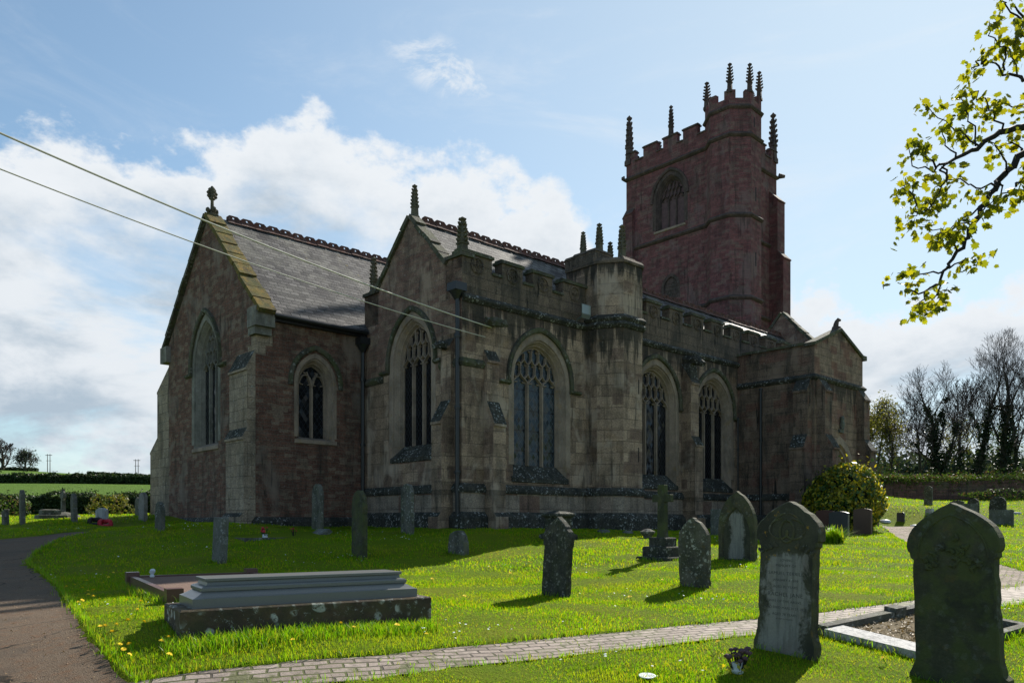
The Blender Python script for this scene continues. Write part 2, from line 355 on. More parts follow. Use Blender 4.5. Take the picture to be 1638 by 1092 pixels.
def mat_leaf(name, ca, cb, trans=.45, tcol=None, rough=.55, spec=.25, cc=None, lawn=False):
    m, t, b, out = newmat(name)
    g = t.new('ShaderNodeNewGeometry')
    rnd = g.outputs['Random Per Island']
    col = t.mix(rnd, ca, cb)
    if cc: col = t.mix(t.ramp(t.math('FRACT', t.math('MULTIPLY', rnd, 7.31)), .60, .80), col, cc)
    if lawn:                                  # drier, mossier and clovery patches
        ob = t.new('ShaderNodeTexCoord').outputs['Object']
        col = t.mix(t.math('MULTIPLY', t.ramp(t.noise(ob, .8, 5, .65, .4), .48, .66), .55), col, (.26, .30, .03))
        col = t.mix(t.math('MULTIPLY', t.ramp(t.noise(t.vmath('ADD', ob, (7, 3, 0)), 1.7, 5, .7, .3), .50, .64), .65), col, (.075, .185, .008))
        col = t.mix(t.math('MULTIPLY', t.ramp(t.noise(t.vmath('ADD', ob, (2, 9, 0)), 3.1, 4, .7), .60, .68), .5), col, (.20, .155, .06))
    setin(t, b, Base_Color=col, Roughness=rough, Specular_IOR_Level=spec)
    tr = t.new('ShaderNodeBsdfTranslucent', {'Color': t.mix(1.0, col, tcol or (1.3, 1.3, .7), 'MULTIPLY')})
    mx = t.new('ShaderNodeMixShader', {0: trans}); t.l.new(b.outputs[0], mx.inputs[1]); t.l.new(tr.outputs[0], mx.inputs[2]); t.l.new(mx.outputs[0], out.inputs[0])
    return m

M = {}
M['red_rubble'] = mat_masonry('red_rubble', (.088, .050, .040), (.135, .078, .058), (.105, .088, .072), .27, .105, .075, .42, .12, 0, (.125, .11, .092), 1.4, .012, (.155, .13, .10))
M['ashlar'] = mat_masonry('ashlar', (.150, .120, .090), (.295, .238, .178), (.12, .10, .08), .78, .36, .012, .42, .07, .14, (.27, .24, .195), .8, .009, (.135, .10, .08), ledges=((6.55, 1.9, .8), (8.6, 1.1, .85), (1.2, 1.0, .5)))
M['gable_rubble'] = mat_masonry('gable_rubble', (.13, .083, .068), (.175, .125, .098), (.15, .125, .10), .38, .17, .06, .38, .22, 0, (.20, .165, .125), 1.3, .014, (.21, .17, .13))
M['dark_parapet'] = mat_masonry('dark_parapet', (.085, .075, .060), (.12, .10, .078), (.05, .045, .04), .62, .33, .015, .65, .14, .06, None, .8, .008)
M['tower_red'] = mat_masonry('tower_red', (.100, .046, .050), (.150, .068, .070), (.095, .068, .070), .42, .135, .05, .38, .07, 0, (.10, .078, .074), 1.3, .011, (.135, .098, .088), damp=False)
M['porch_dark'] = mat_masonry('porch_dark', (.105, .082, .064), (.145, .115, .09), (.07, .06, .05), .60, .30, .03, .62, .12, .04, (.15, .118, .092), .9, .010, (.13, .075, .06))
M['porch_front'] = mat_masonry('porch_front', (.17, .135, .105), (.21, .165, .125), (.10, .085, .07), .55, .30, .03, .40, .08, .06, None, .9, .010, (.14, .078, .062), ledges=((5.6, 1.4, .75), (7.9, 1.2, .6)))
M['dressed'] = mat_rough('dressed', (.315, .24, .185), (.40, .305, .235), .35, .10, 0, .22, .7)
M['dressed_pale'] = mat_rough('dressed_pale', (.30, .275, .235), (.22, .205, .17), .45, .15, 0, .12, .7)
M['weather'] = mat_rough('weather', (.05, .048, .042), (.085, .078, .062), .75, .65, 0, 0, 1.3, (.40, .41, .39), .95, .9)
M['weather_front'] = mat_rough('weather_front', (.14, .125, .10), (.10, .085, .07), .5, .5, 0, .05, 1.2, (.36, .37, .35), .95, .9)
M['buttress_pale'] = mat_masonry('buttress_pale', (.24, .215, .17), (.19, .165, .125), (.10, .09, .075), .66, .33, .02, .42, .35, .10, None, .8, .008)
M['base_pale'] = mat_masonry('base_pale', (.215, .195, .165), (.165, .145, .12), (.10, .09, .075), .85, .70, .015, .35, .10, .06, None, .8, .008, (.12, .075, .06), damp=False)
M['coping_dark'] = mat_rough('coping_dark', (.09, .082, .062), (.13, .115, .085), .6, .35, .45, .05, 1.0)
M['coping_yellow'] = mat_rough('coping_yellow', (.15, .12, .045), (.26, .17, .03), .55, .12, .55, .8, 1.1, (.42, .40, .30), .95, 1.0)
M['pinnacle'] = mat_rough('pinnacle', (.12, .105, .075), (.16, .14, .095), .55, .2, .2, .12, 1.4)
M['pinnacle_tower'] = mat_rough('pinnacle_tower', (.10, .07, .062), (.13, .09, .078), .5, .1, 0, 0, 1.2)
M['crest'] = mat_rough('crest', (.16, .065, .045), (.11, .055, .045), .45, .25, 0, .05, 1.5)
M['iron'] = mat_plain('iron', (.012, .013, .014), .45, 0, .3, 15, .5)
M['lead'] = mat_plain('lead', (.09, .10, .11), .6, .0, .3, 8, .4)
M['tower_infill'] = mat_plain('tower_infill', (.105, .062, .062), .9, 0, .6, 6)
M['void'] = mat_plain('void', (.004, .004, .005), .8)
M['oak_door'] = mat_plain('oak_door', (.035, .022, .014), .7, 0, .4, 9)

def mat_glass(name, pale):
    m, t, b, out = newmat(name); uv = t.new('ShaderNodeUVMap').outputs[0]
    s = t.new('ShaderNodeSeparateXYZ', {0: uv})
    a = t.math('ADD', t.math('DIVIDE', s.outputs[0], .155), t.math('DIVIDE', s.outputs[1], .22)); c = t.math('SUBTRACT', t.math('DIVIDE', s.outputs[0], .155), t.math('DIVIDE', s.outputs[1], .22))
    da = t.math('ABSOLUTE', t.math('SUBTRACT', t.math('FRACT', a), .5)); dc = t.math('ABSOLUTE', t.math('SUBTRACT', t.math('FRACT', c), .5))
    bar = t.math('ABSOLUTE', t.math('SUBTRACT', t.math('FRACT', t.math('DIVIDE', s.outputs[1], .62)), .5))
    lat = t.math('MAXIMUM', t.math('GREATER_THAN', da, .462), t.math('GREATER_THAN', dc, .462))
    sadd = t.math('GREATER_THAN', bar, .468)
    pid = t.new('ShaderNodeCombineXYZ', {0: t.math('FLOOR', a), 1: t.math('FLOOR', c)})
    wn = t.new('ShaderNodeTexWhiteNoise', {0: pid})
    col = t.mix(wn.outputs['Value'], tuple(x * .6 for x in pale), tuple(x * 1.3 for x in pale))
    col = t.mix(lat, col, tuple(x * 3.2 for x in pale)); col = t.mix(sadd, col, (.012, .013, .015))
    setin(t, b, Base_Color=col, Roughness=t.mix(lat, (.22, .22, .22), (.6, .6, .6)), Specular_IOR_Level=.28)
    nn = t.new('ShaderNodeBump', {'Strength': .5, 'Distance': .01, 'Height': t.math('MULTIPLY', wn.outputs['Value'], 1.0)})
    tilt = t.vmath('ADD', t.new('ShaderNodeNewGeometry').outputs['Normal'], t.vmath('MULTIPLY', t.vmath('SUBTRACT', wn.outputs['Color'], (.5, .5, .5)), (.22, .22, .22)))
    t.l.new(t.vmath('NORMALIZE', tilt), b.inputs['Normal'])
    return m
M['glass_dark'] = mat_glass('glass_dark', (.006, .007, .009))
M['glass_pale'] = mat_glass('glass_pale', (.020, .027, .032))

def mat_slate():
    m, t, b, out = newmat('slate'); uv = t.new('ShaderNodeUVMap').outputs[0]; ob = t.new('ShaderNodeTexCoord').outputs['Object']
    w1 = t.new('ShaderNodeTexNoise', {'Vector': uv, 'Scale': 3.0, 'Detail': 2.0}).outputs['Color']
    uvd = t.vmath('ADD', uv, t.vmath('MULTIPLY', t.vmath('SUBTRACT', w1, (.5, .5, .5)), (.02, .05, 0)))
    br = t.new('ShaderNodeTexBrick', {'Vector': uvd, 'Color1': (.032, .030, .032), 'Color2': (.135, .126, .120), 'Mortar': (.010, .010, .011), 'Scale': 1.0, 'Mortar Size': .017, 'Mortar Smooth': .2, 'Brick Width': .30, 'Row Height': .185, 'Bias': -.1})
    col = t.mix(t.math('MULTIPLY_ADD', t.noise(uv, 14, 6, .7), 1.0, -.25), br.outputs['Color'], t.mix(1.0, br.outputs['Color'], (1.5, 1.48, 1.4), 'MULTIPLY'))
    hz = t.new('ShaderNodeSeparateXYZ', {0: ob}).outputs[2]
    pale = t.math('MULTIPLY', t.ramp(t.noise(t.mapping(ob, (1, 1, .5)), 1.2, 6, .65, .3), .44, .64), t.ramp(hz, 7.0, 9.6, .15, .6))
    col = t.mix(t.math('MULTIPLY', pale, .75), col, (.22, .21, .17))
    col = t.mix(t.math('MULTIPLY', t.ramp(t.noise(ob, 6, 5, .7), .66, .70), t.ramp(hz, 8.2, 9.4)), col, (.32, .24, .03))
    setin(t, b, Base_Color=col, Roughness=t.math('MULTIPLY_ADD', t.noise(uv, 8, 3), .3, .55), Specular_IOR_Level=.16)
    # each course laps the one below: a saw-tooth height up the slope
    s = t.new('ShaderNodeSeparateXYZ', {0: uvd}); saw = t.math('FRACT', t.math('DIVIDE', s.outputs[1], .185))
    h = t.math('ADD', t.math('MULTIPLY', saw, -.9), t.math('ADD', t.math('MULTIPLY', br.outputs['Fac'], -.5), t.math('MULTIPLY', t.noise(uv, 20, 4, .6), .5)))
    bump(t, b, h, .9, .03)
    return m
M['slate'] = mat_slate()

# ground materials
def mat_lawn(name):
    m, t, b, out = newmat(name); ob = t.new('ShaderNodeTexCoord').outputs['Object']
    n1 = t.noise(ob, .55, 5, .6, .3); n2 = t.noise(ob, 6, 5, .65); n3 = t.noise(ob, 60, 3, .7)
    col = t.mix(n2, (.11, .185, .008), (.18, .25, .012)); col = t.mix(t.ramp(n1, .4, .66), col, (.20, .235, .016))
    col = t.mix(t.math('MULTIPLY', t.ramp(n3, .48, .66), .45), col, (.028, .05, .006))
    # far pasture across the valley keeps a cooler, paler green
    y = t.new('ShaderNodeSeparateXYZ', {0: ob}).outputs[1]
    far = t.mix(t.noise(t.mapping(ob, (.03, .2, 1), rot=(0, 0, .3)), 2, 4, .6), (.085, .155, .026), (.11, .18, .03))
    far = t.mix(t.math('MULTIPLY', t.ramp(t.noise(ob, .35, 4, .7), .4, .7), .35), far, (.06, .115, .02))
    col = t.mix(t.ramp(y, 40, 50), col, far)
    setin(t, b, Base_Color=col, Roughness=.95, Specular_IOR_Level=.05)
    bump(t, b, t.math('ADD', n3, t.math('MULTIPLY', t.noise(ob, 14, 5, .7), 2.0)), .9, .06)
    return m
M['lawn'] = mat_lawn('lawn')
def mat_tarmac():
    m, t, b, out = newmat('tarmac'); ob = t.new('ShaderNodeTexCoord').outputs['Object']
    n1 = t.noise(ob, 1.1, 5, .6, .4); n2 = t.noise(ob, 90, 3, .7); n3 = t.noise(ob, 8, 6, .7)
    col = t.mix(n1, (.075, .054, .038), (.105, .082, .062)); col = t.mix(t.ramp(n2, .42, .66), col, (.16, .135, .11)); col = t.mix(t.math('MULTIPLY', t.ramp(n3, .46, .70), .7), col, (.13, .072, .040)); col = t.mix(t.math('MULTIPLY', t.ramp(t.noise(ob, 30, 5, .75), .55, .68), .6), col, (.035, .028, .022))
    gr = t.new('ShaderNodeTexVoronoi', {'Vector': ob, 'Scale': 14.0}); col = t.mix(t.math('MULTIPLY', t.ramp(gr.outputs[0], .10, .05), t.ramp(t.noise(ob, 3, 2), .5, .6)), col, (.28, .19, .12))
    vw = t.new('ShaderNodeTexVoronoi', {'Vector': t.vmath('ADD', ob, t.vmath('MULTIPLY', t.new('ShaderNodeTexNoise', {'Vector': ob, 'Scale': 2.0, 'Detail': 5.0}).outputs['Color'], (.7, .7, 0))), 'Scale': .55}, feature='DISTANCE_TO_EDGE')
    crack = t.math('MULTIPLY', t.ramp(vw.outputs[0], .012, .003), t.ramp(t.noise(ob, .6, 2), .42, .52)); col = t.mix(crack, col, (.018, .015, .010))
    col = t.mix(t.math('MULTIPLY', t.ramp(t.noise(ob, .7, 3, .5), .54, .57), .45), col, (.075, .066, .056)); col = t.mix(1.0, col, (1.12, 1.0, .86), 'MULTIPLY')
    setin(t, b, Base_Color=col, Roughness=.9, Specular_IOR_Level=.2); bump(t, b, t.math('ADD', n2, n3), .8, .02)
    return m
M['tarmac'] = mat_tarmac()
def mat_brickpath(rotz, name, spec=.3):
    m, t, b, out = newmat(name); ob = t.new('ShaderNodeTexCoord').outputs['Object']
    p = t.mapping(ob, (1, 1, 1), rot=(0, 0, rotz))
    w1 = t.new('ShaderNodeTexNoise', {'Vector': p, 'Scale': 2.5}).outputs['Color']; p = t.vmath('ADD', p, t.vmath('MULTIPLY', t.vmath('SUBTRACT', w1, (.5, .5, .5)), (.10, .10, 0)))
    br = t.new('ShaderNodeTexBrick', {'Vector': p, 'Color1': (.215, .172, .145), 'Color2': (.33, .275, .24), 'Mortar': (.05, .04, .028), 'Scale': 1.0, 'Mortar Size': .015, 'Mortar Smooth': .4, 'Brick Width': .23, 'Row Height': .115, 'Bias': 0.0})
    col = br.outputs['Color']; n = t.noise(ob, 30, 5, .7); col = t.mix(n, t.mix(1.0, col, (.7, .7, .7), 'MULTIPLY'), t.mix(1.0, col, (1.35, 1.3, 1.25), 'MULTIPLY'))
    col = t.mix(t.math('MULTIPLY', t.ramp(t.noise(ob, 3.3, 5, .7), .46, .62), .55), col, (.115, .088, .068)); mo = t.math('MULTIPLY', t.ramp(t.math('ADD', t.noise(ob, 1.8, 6, .7, .3), t.math('MULTIPLY', br.outputs['Fac'], .10)), .53, .62), .85); col = t.mix(mo, col, (.075, .085, .018))
    setin(t, b, Base_Color=col, Roughness=.8, Specular_IOR_Level=spec)
    bump(t, b, t.math('ADD', t.math('MULTIPLY', br.outputs['Fac'], -1.0), t.math('MULTIPLY', n, .6)), .9, .015)
    return m
M['brick_path'] = mat_brickpath(-.32, 'brick_path'); M['brick_path_b'] = mat_brickpath(.6, 'brick_path_b', .04)

M['grass'] = mat_leaf('grass_blades', (.100, .262, .005), (.195, .345, .006), .55, (1.6, 1.5, .35), .6, .10, (.33, .33, .03), True)
M['grass_long'] = mat_leaf('long_grass', (.10, .26, .005), (.20, .36, .008), .5, (1.45, 1.4, .45), .45, .35, (.24, .27, .03))
M['hedge_leaf'] = mat_leaf('hedge_leaf', (.012, .028, .008), (.03, .055, .014), .18, None, .5, .25, (.05, .075, .02))
M['bush_leaf'] = mat_leaf('bush_leaf', (.030, .070, .010), (.060, .12, .016), .35, (1.4, 1.3, .5), .4, .35, (.16, .15, .016))
M['bush_gold'] = mat_leaf('bush_gold', (.50, .40, .025), (.36, .36, .04), .45, (1.3, 1.2, .5), .45, .3)
M['ivy_leaf'] = mat_leaf('ivy_leaf', (.008, .018, .006), (.016, .032, .010), .15, None, .5, .2)
M['bud_leaf'] = mat_leaf('bud_leaf', (.10, .12, .02), (.17, .16, .03), .4, (1.3, 1.2, .6), .5, .2)
M['maple_leaf'] = mat_leaf('maple_leaf', (.14, .17, .014), (.24, .235, .020), .6, (1.6, 1.5, .4), .5, .2, (.075, .095, .014))
M['scrub_leaf'] = mat_leaf('scrub_leaf', (.06, .11, .02), (.10, .15, .03), .3, None, .6, .15, (.12, .08, .05))
M['wood_leaf'] = mat_leaf('wood_leaf', (.030, .045, .035), (.05, .07, .05), .2, None, .7, .1, (.075, .095, .045))
M['bark'] = mat_rough('bark', (.045, .038, .03), (.07, .06, .048), .3, .05, .3, 0, 1.0, (.2, .2, .18), .95, 1.0)
M['twig'] = mat_plain('twig', (.055, .045, .042), .9, 0, .25, 6, .1)
M['branch_dark'] = mat_plain('branch_dark', (.022, .02, .018), .85, 0, .3, 10, .2)
# graveyard stones
M['g_grey'] = mat_rough('grave_grey', (.12, .115, .10), (.17, .16, .135), .55, .55, .25, .05, 1.6)
M['g_black'] = mat_rough('grave_black', (.05, .048, .042), (.09, .085, .07), .75, .5, .15, .05, 1.8, (.42, .41, .36), .9, .7, .5)
M['g_spotted'] = mat_rough('grave_spotted', (.11, .10, .075), (.16, .145, .11), .6, .95, .2, .15, 1.7, (.40, .39, .33))
M['g_green'] = mat_rough('grave_green', (.055, .058, .034), (.085, .083, .050), .40, .16, .6, .10, 1.3, (.26, .29, .27))
M['g_panel'] = mat_rough('grave_panel', (.25, .235, .205), (.32, .295, .26), .35, .18, 0, .04, 1.4, (.5, .5, .46), .85, .4, .6)
M['g_frame'] = mat_rough('grave_frame', (.075, .07, .048), (.12, .105, .065), .65, .22, .35, .22, 1.4, (.42, .42, .36))
M['g_pale'] = mat_rough('grave_pale', (.19, .19, .175), (.135, .135, .12), .35, .4, .2, .03, 1.6)
M['g_slab'] = mat_rough('grave_slab', (.52, .51, .50), (.62, .61, .60), .15, .1, 0, 0, 1.2, (.5, .5, .5), .8, .5, .8)
M['granite_grey'] = mat_plain('granite_grey', (.135, .138, .132), .32, 0, .6, 140, .45, .05)
M['granite_red'] = mat_plain('granite_red', (.10, .045, .035), .35, 0, .5, 90, .5, .05)
M['granite_dark'] = mat_plain('granite_dark', (.04, .042, .046), .35, 0, .5, 110, .5, .05)
M['brown_stone'] = mat_plain('brown_stone', (.12, .075, .055), .7, 0, .35, 40, .3, .3)
M['plinth_brown'] = mat_rough('plinth_brown', (.12, .078, .05), (.075, .058, .04), .35, 1.0, .25, .1, .8, (.40, .40, .35), .8, .5)
M['gravel'] = mat_plain('gravel', (.16, .105, .08), .9, 0, .45, 70, .2, .9)
M['soil'] = mat_plain('dry_litter', (.13, .10, .055), .95, 0, .7, 22, .1, 1.0)
M['ink'] = mat_plain('incised_letters', (.075, .072, .068), .9, 0, .4, 60, .1)
M['white_pot'] = mat_plain('white_pot', (.55, .58, .62), .5, 0, .1, 10)
M['red_petal'] = mat_plain('red_petal', (.42, .02, .035), .6, 0, .3, 30)
M['black_wreath'] = mat_plain('black_wreath', (.02, .015, .015), .7, 0, .4, 30)
M['dry_petal'] = mat_plain('dry_petal', (.10, .055, .06), .9, 0, .5, 40)
M['ochre_petal'] = mat_plain('ochre_petal', (.24, .16, .04), .9, 0, .4, 40)
M['dandelion'] = mat_plain('dandelion', (.80, .58, .01), .8, 0, .1, 30)
M['daisy'] = mat_plain('daisy', (.75, .76, .74), .8, 0, .05, 30)
M['cable'] = mat_plain('cable', (.55, .52, .42), .55, 0, .1, 5)
M['pole'] = mat_plain('pole', (.16, .14, .13), .9, 0, .2, 3)
M['lampbox'] = mat_plain('lampbox', (.10, .11, .10), .5, 0, .2, 8)
M['lampglass'] = mat_plain('lampglass', (.20, .22, .20), .12, 0, .1, 8, .6)

def mat_stained_face(name, hw, zt, base='frame'):
    """a headstone front: pale stone in the middle, grown over with black and green from the rim inwards"""
    m, t, b, out = newmat(name); ob = t.new('ShaderNodeTexCoord').outputs['Object']; sp = t.new('ShaderNodeSeparateXYZ', {0: ob})
    n = t.noise(t.mapping(ob, (1, 1, .6)), 5, 7, .72, .3); n2 = t.noise(ob, 40, 5, .7); n3 = t.noise(t.mapping(ob, (1, 1, .1)), 22, 4, .6); n4 = t.noise(t.mapping(ob, (1, 1, .5)), 2.4, 5, .6)
    ax = t.math('DIVIDE', t.math('ABSOLUTE', sp.outputs[0]), hw); top = t.math('DIVIDE', t.math('SUBTRACT', sp.outputs[2], zt), .30)
    d = t.math('ADD', t.math('MAXIMUM', t.math('SUBTRACT', ax, .62), top), t.math('MULTIPLY_ADD', n, 1.5, -.72))
    pale = t.mix(n2, (.15, .142, .125), (.30, .285, .255)); pale = t.mix(t.math('MULTIPLY', t.ramp(n3, .45, .62), .55), pale, (.11, .108, .10)); pale = t.mix(t.math('MULTIPLY', t.ramp(n4, .48, .66), .6), pale, (.13, .095, .072))
    dark = t.mix(n2, (.028, .028, .020), (.10, .095, .062)); dark = t.mix(t.math('MULTIPLY', t.ramp(n4, .45, .6), .6), dark, (.020, .021, .017))
    col = t.mix(t.ramp(d, -.10, .12), pale, dark)
    col = t.mix(t.math('MULTIPLY', t.ramp(t.noise(t.vmath('ADD', ob, (4, 1, 2)), 9, 5, .75), .62, .67), t.ramp(top, -.6, .2)), col, (.27, .16, .025))
    col = t.mix(t.ramp(t.noise(t.vmath('ADD', ob, (1, 6, 3)), 13, 6, .75), .66, .69), col, (.38, .39, .35))
    setin(t, b, Base_Color=col, Roughness=.9, Specular_IOR_Level=.2); bump(t, b, t.math('ADD', n2, n), .5, .02); return m
M['face_big'] = mat_stained_face('face_big', .36, 1.00); M['face_mid'] = mat_stained_face('face_mid', .28, 1.02)

M['litter'] = mat_leaf('litter', (.22, .14, .07), (.30, .22, .13), .1)
# ------------------------------------------------------------------ the church (heights below are relative to eye level; GZ lifts them onto the Empty at the church's foot)
BASE = 0.30                                   # the foot of the walls lies this far under eye level
church = thing('church', 'old stone parish church with battlements, pinnacles and a tall red tower standing behind the graves', 'church', (CO.x, CO.y, EYE - BASE), ROT)
def CB(): b = MB(); b.zo = BASE; return b
FOOT = -0.75

class Plane:
    """a wall plane: a runs along it, d goes into the wall"""
    def __init__(s, axis, c, out): s.axis, s.c, s.out = axis, c, out      # axis 'u': the wall runs along u at v=c
    def p(s, a, z, d=0.0):
        q = s.c - s.out * d
        return (a, q, z) if s.axis == 'u' else (q, a, z)
NORTH = Plane('u', 0.0, -1); EAST = Plane('v', 0.0, -1)
CH_E = Plane('v', -3.72, -1); CH_N = Plane('u', 5.0, -1); TOW_E = Plane('v', 21.5, -1); TOW_N = Plane('u', 5.5, -1); PO_N = Plane('u', -3.22, -1); PO_E = Plane('v', 14.3, -1)

def arch(c, hw, sill, spring, apex, n=9):
    """pointed opening, from the left foot over the apex to the right foot"""
    r = apex - spring; Rr = (hw * hw + r * r) / (2 * hw); L = [(c - hw, sill)]
    a1 = math.acos(max(-1, min(1, (Rr - hw) / Rr)))
    for i in range(n + 1): t = a1 * i / n; L.append((c - hw + Rr - Rr * math.cos(t), spring + Rr * math.sin(t)))
    return L + [(2 * c - x, z) for x, z in L[-2::-1]]
def archz(x, hw, spring, apex):
    r = apex - spring; Rr = (hw * hw + r * r) / (2 * hw); x = abs(x)
    if x >= hw: return -1e9
    q = Rr * Rr - (x + Rr - hw) ** 2
    return spring + math.sqrt(max(q, 0))

def window(pl, c, hw, sill, spring, apex, lights=3, glass='glass_dark', cell=.42, depth=.34, stops=True, ledge=.36, frame='dressed', lattice=False, hood=True, hoodmat='coping_dark'):
    """reveal + mullions + tracery as one part; glass, hood mould and sill under it; returns the hole for the wall"""
    mb = CB()
    steps = [(0, 0), (.045, .0), (.06, .05), (.085, .05), (.15, .17), (.17, .17), (.20, .27), (.225, .27), (.235, depth)]
    loops = []
    for ins, d in steps:
        A = arch(c, hw - ins, sill, spring, apex - ins * 1.25)
        loops.append([pl.p(a, z, d) for a, z in A])
    # the outermost ring sits on the wall face, 3 mm proud
    ring = [pl.p(a, z, -.003) for a, z in arch(c, hw + (.17 if lights > 2 else .07), sill, spring, apex + (.20 if lights > 2 else .09))]
    mb.loft([ring, [pl.p(a, z, -.003) for a, z in arch(c, hw, sill, spring, apex)]], closed=False)
    mb.loft([[pl.p(a, z, -.003) for a, z in arch(c, hw, sill, spring, apex)]] + loops[1:], closed=False)
    iw = hw - .225; ap = apex - .225 * 1.25
    def bar(pts, w=.075, d0=.225, d1=.36):
        pts = [Vector((x, z)) for x, z in pts]; n = len(pts); Lf, Rt = [], []
        for i in range(n):
            t = (pts[min(i + 1, n - 1)] - pts[max(i - 1, 0)]); t = t.normalized() if t.length > 1e-6 else Vector((0, 1)); nn = Vector((-t.y, t.x)) * w / 2
            Lf.append(pts[i] + nn); Rt.append(pts[i] - nn)
        sec = [[pl.p(l.x, l.y, d1), pl.p(l.x * .72 + r.x * .28, l.y * .72 + r.y * .28, d0), pl.p(l.x * .28 + r.x * .72, l.y * .28 + r.y * .72, d0), pl.p(r.x, r.y, d1)] for l, r in zip(Lf, Rt)]
        mb.loft(sec, closed=False)
    def clip(pts, **k):
        run = []
        for x, z in pts:
            if z < archz(x - c, iw - .01, spring, ap) - .0 or (z <= spring and abs(x - c) < iw): run.append((x, z))
            else:
                if len(run) > 1: bar(run, **k)
                run = []
        if len(run) > 1: bar(run, **k)
    def line(p, q, n=5): return [(p[0] + (q[0] - p[0]) * i / n, p[1] + (q[1] - p[1]) * i / n) for i in range(n + 1)]
    s = 2 * iw / lights; q = s / 2; x0 = c - iw
    zs = spring - .12
    for i in range(1, lights): bar([(x0 + i * s, sill), (x0 + i * s, zs + (.05 if lights > 2 else .0))], w=.115)
    if lights == 2:
        for i in (0, 1):
            a, b = x0 + i * s, x0 + (i + 1) * s; m_ = (a + b) / 2
            for sg in (-1, 1): clip([(m_ + sg * s / 2 * math.cos(t), zs + .40 * math.sin(t) ** .8) for t in [k * math.pi / 16 for k in range(9)]], w=.06)
            clip([(c + (m_ - c) * (1.9 * k / 9), zs + .95 * (k / 9) ** .8) for k in range(10)], w=.07)
            # cusps
            for sg in (-1, 1): clip(line((m_ + sg * s * .40, zs + .12), (m_ + sg * s * .16, zs + .10), 3), w=.05, d0=.27)
            clip(line((m_ - .10, zs + .52), (m_ + .02, zs + .44), 3), w=.05, d0=.27)
    else:
        zb = zs + .20
        for i in range(lights):                       # ogee heads of the lights with cusps
            a = x0 + i * s; m_ = a + q
            for sg in (-1, 1):
                xe = m_ + sg * q; xh = m_ + sg * q / 2
                clip([(xe, zs), (xe - sg * q * .12, zs + .10), (xh + sg * q * .12, zb - .03), (xh, zb)], w=.062)
                clip(line((m_ + sg * q * .72, zs + .06), (m_ + sg * q * .30, zs + .08), 3), w=.055, d0=.27)
        row = 0; z = zb
        while z < apex:
            off = (q / 2 if row % 2 == 0 else 0.0)
            k = -2
            while x0 + k * q < c + iw + q:
                xc = x0 + k * q + (q / 2 if row % 2 == 0 else q); k += 1
                for sg in (-1, 1): clip([(xc, z), (xc + sg * q * .22, z + .035), (xc + sg * q * .42, z + .11), (xc + sg * q / 2, z + .17)], w=.05)
                clip(line((xc + q / 2, z + .17), (xc + q / 2, z + cell), 4), w=.05)
                # cusping inside the cell narrows it at head and foot
                for sg in (-1, 1):
                    clip(line((xc + sg * q * .40, z + cell - .06), (xc + sg * q * .17, z + cell - .02), 2), w=.05, d0=.28)
            z += cell; row += 1
    if ledge:
        for sg in (-1, 1): a = c + sg * hw; mb.add([pl.p(a, sill - ledge - .12, -.002), pl.p(a, sill, -.002), pl.p(a - sg * .23, sill + .01, depth), pl.p(a - sg * .23, sill - ledge - .12, depth)], [(0, 1, 2, 3)])
    win = mb.build('window', M[frame], church)
    g = CB(); A = arch(c, iw + .01, sill - .02, spring, ap + .01); g.cap([pl.p(a, zz, depth - .02) for a, zz in A]); g.build('glass', M[glass], win)
    if hood:
        h = CB(); prof = [(.13, -.002), (.13, -.07), (.17, -.10), (.25, -.10), (.27, -.002)]
        loops = []
        base = arch(c, hw, spring - .12, spring, apex)
        for ins, d in prof: loops.append([pl.p(a, zz, d) for a, zz in arch(c, hw + ins, spring - .12, spring, apex + ins * 1.25)])
        secs = list(map(list, zip(*loops))); h.loft(secs, closed=True, cap0=True, cap1=True)
        if stops:
            for sg in (-1, 1):
                a0 = c + sg * (hw + .13); a1 = c + sg * (hw + .62)
                lo, hi = min(a0, a1), max(a0, a1)
                P = [pl.p(lo, spring - .25, -.001), pl.p(hi, spring - .25, -.001), pl.p(hi, spring - .11, -.001), pl.p(lo, spring - .11, -.001)]
                Q = [pl.p(lo, spring - .20, -.10), pl.p(hi, spring - .20, -.10), pl.p(hi, spring - .13, -.10), pl.p(lo, spring - .13, -.10)]
                h.loft([P, Q], cap0=True, cap1=True)
        h.build('hood_mould', M[hoodmat], win)
    if ledge:
        sl = CB(); e = hw + .06
        prof = [(depth, sill + .02), (depth - .04, sill + .02), (-.05, sill - ledge + .02), (-.05, sill - ledge - .09), (.02, sill - ledge - .12), (depth, sill - ledge - .12)]
        sl.loft([[pl.p(c - e, zz, d) for d, zz in prof], [pl.p(c + e, zz, d) for d, zz in prof]], cap0=True, cap1=True)
        sl.build('sill', M['weather'] if ledge > .3 else M['dressed'], win)
    A = arch(c, hw, sill - ledge, spring, apex)
    return [pl.p(a, z) for a, z in A]

def wall(mb, pl, outline, holes=(), mat=0):
    mb.cap([pl.p(a, z) for a, z in outline], mat, False, holes)
def band(mb, plan, prof, mat=0, closed=False):
    """moulding swept along a plan line (walls to the left of travel, outside to the right)"""
    n = len(plan); loops = []
    for i in range(n):
        P = Vector(plan[i]); a = Vector(plan[i - 1]) if (i > 0 or closed) else None; b = Vector(plan[(i + 1) % n]) if (i < n - 1 or closed) else None
        ds = [d.normalized() for d in ((P - a) if a is not None else None, (b - P) if b is not None else None) if d is not None]
        ns = [Vector((d.y, -d.x)) for d in ds]
        m_ = ns[0] if len(ns) == 1 else (ns[0] + ns[1]) / max(.3, 1 + ns[0].dot(ns[1]))
        loops.append([(P.x + m_.x * o, P.y + m_.y * o, z) for o, z in prof])
    if closed: loops.append(loops[0])
    mb.loft(loops, mat, closed=True, cap0=not closed, cap1=not closed)
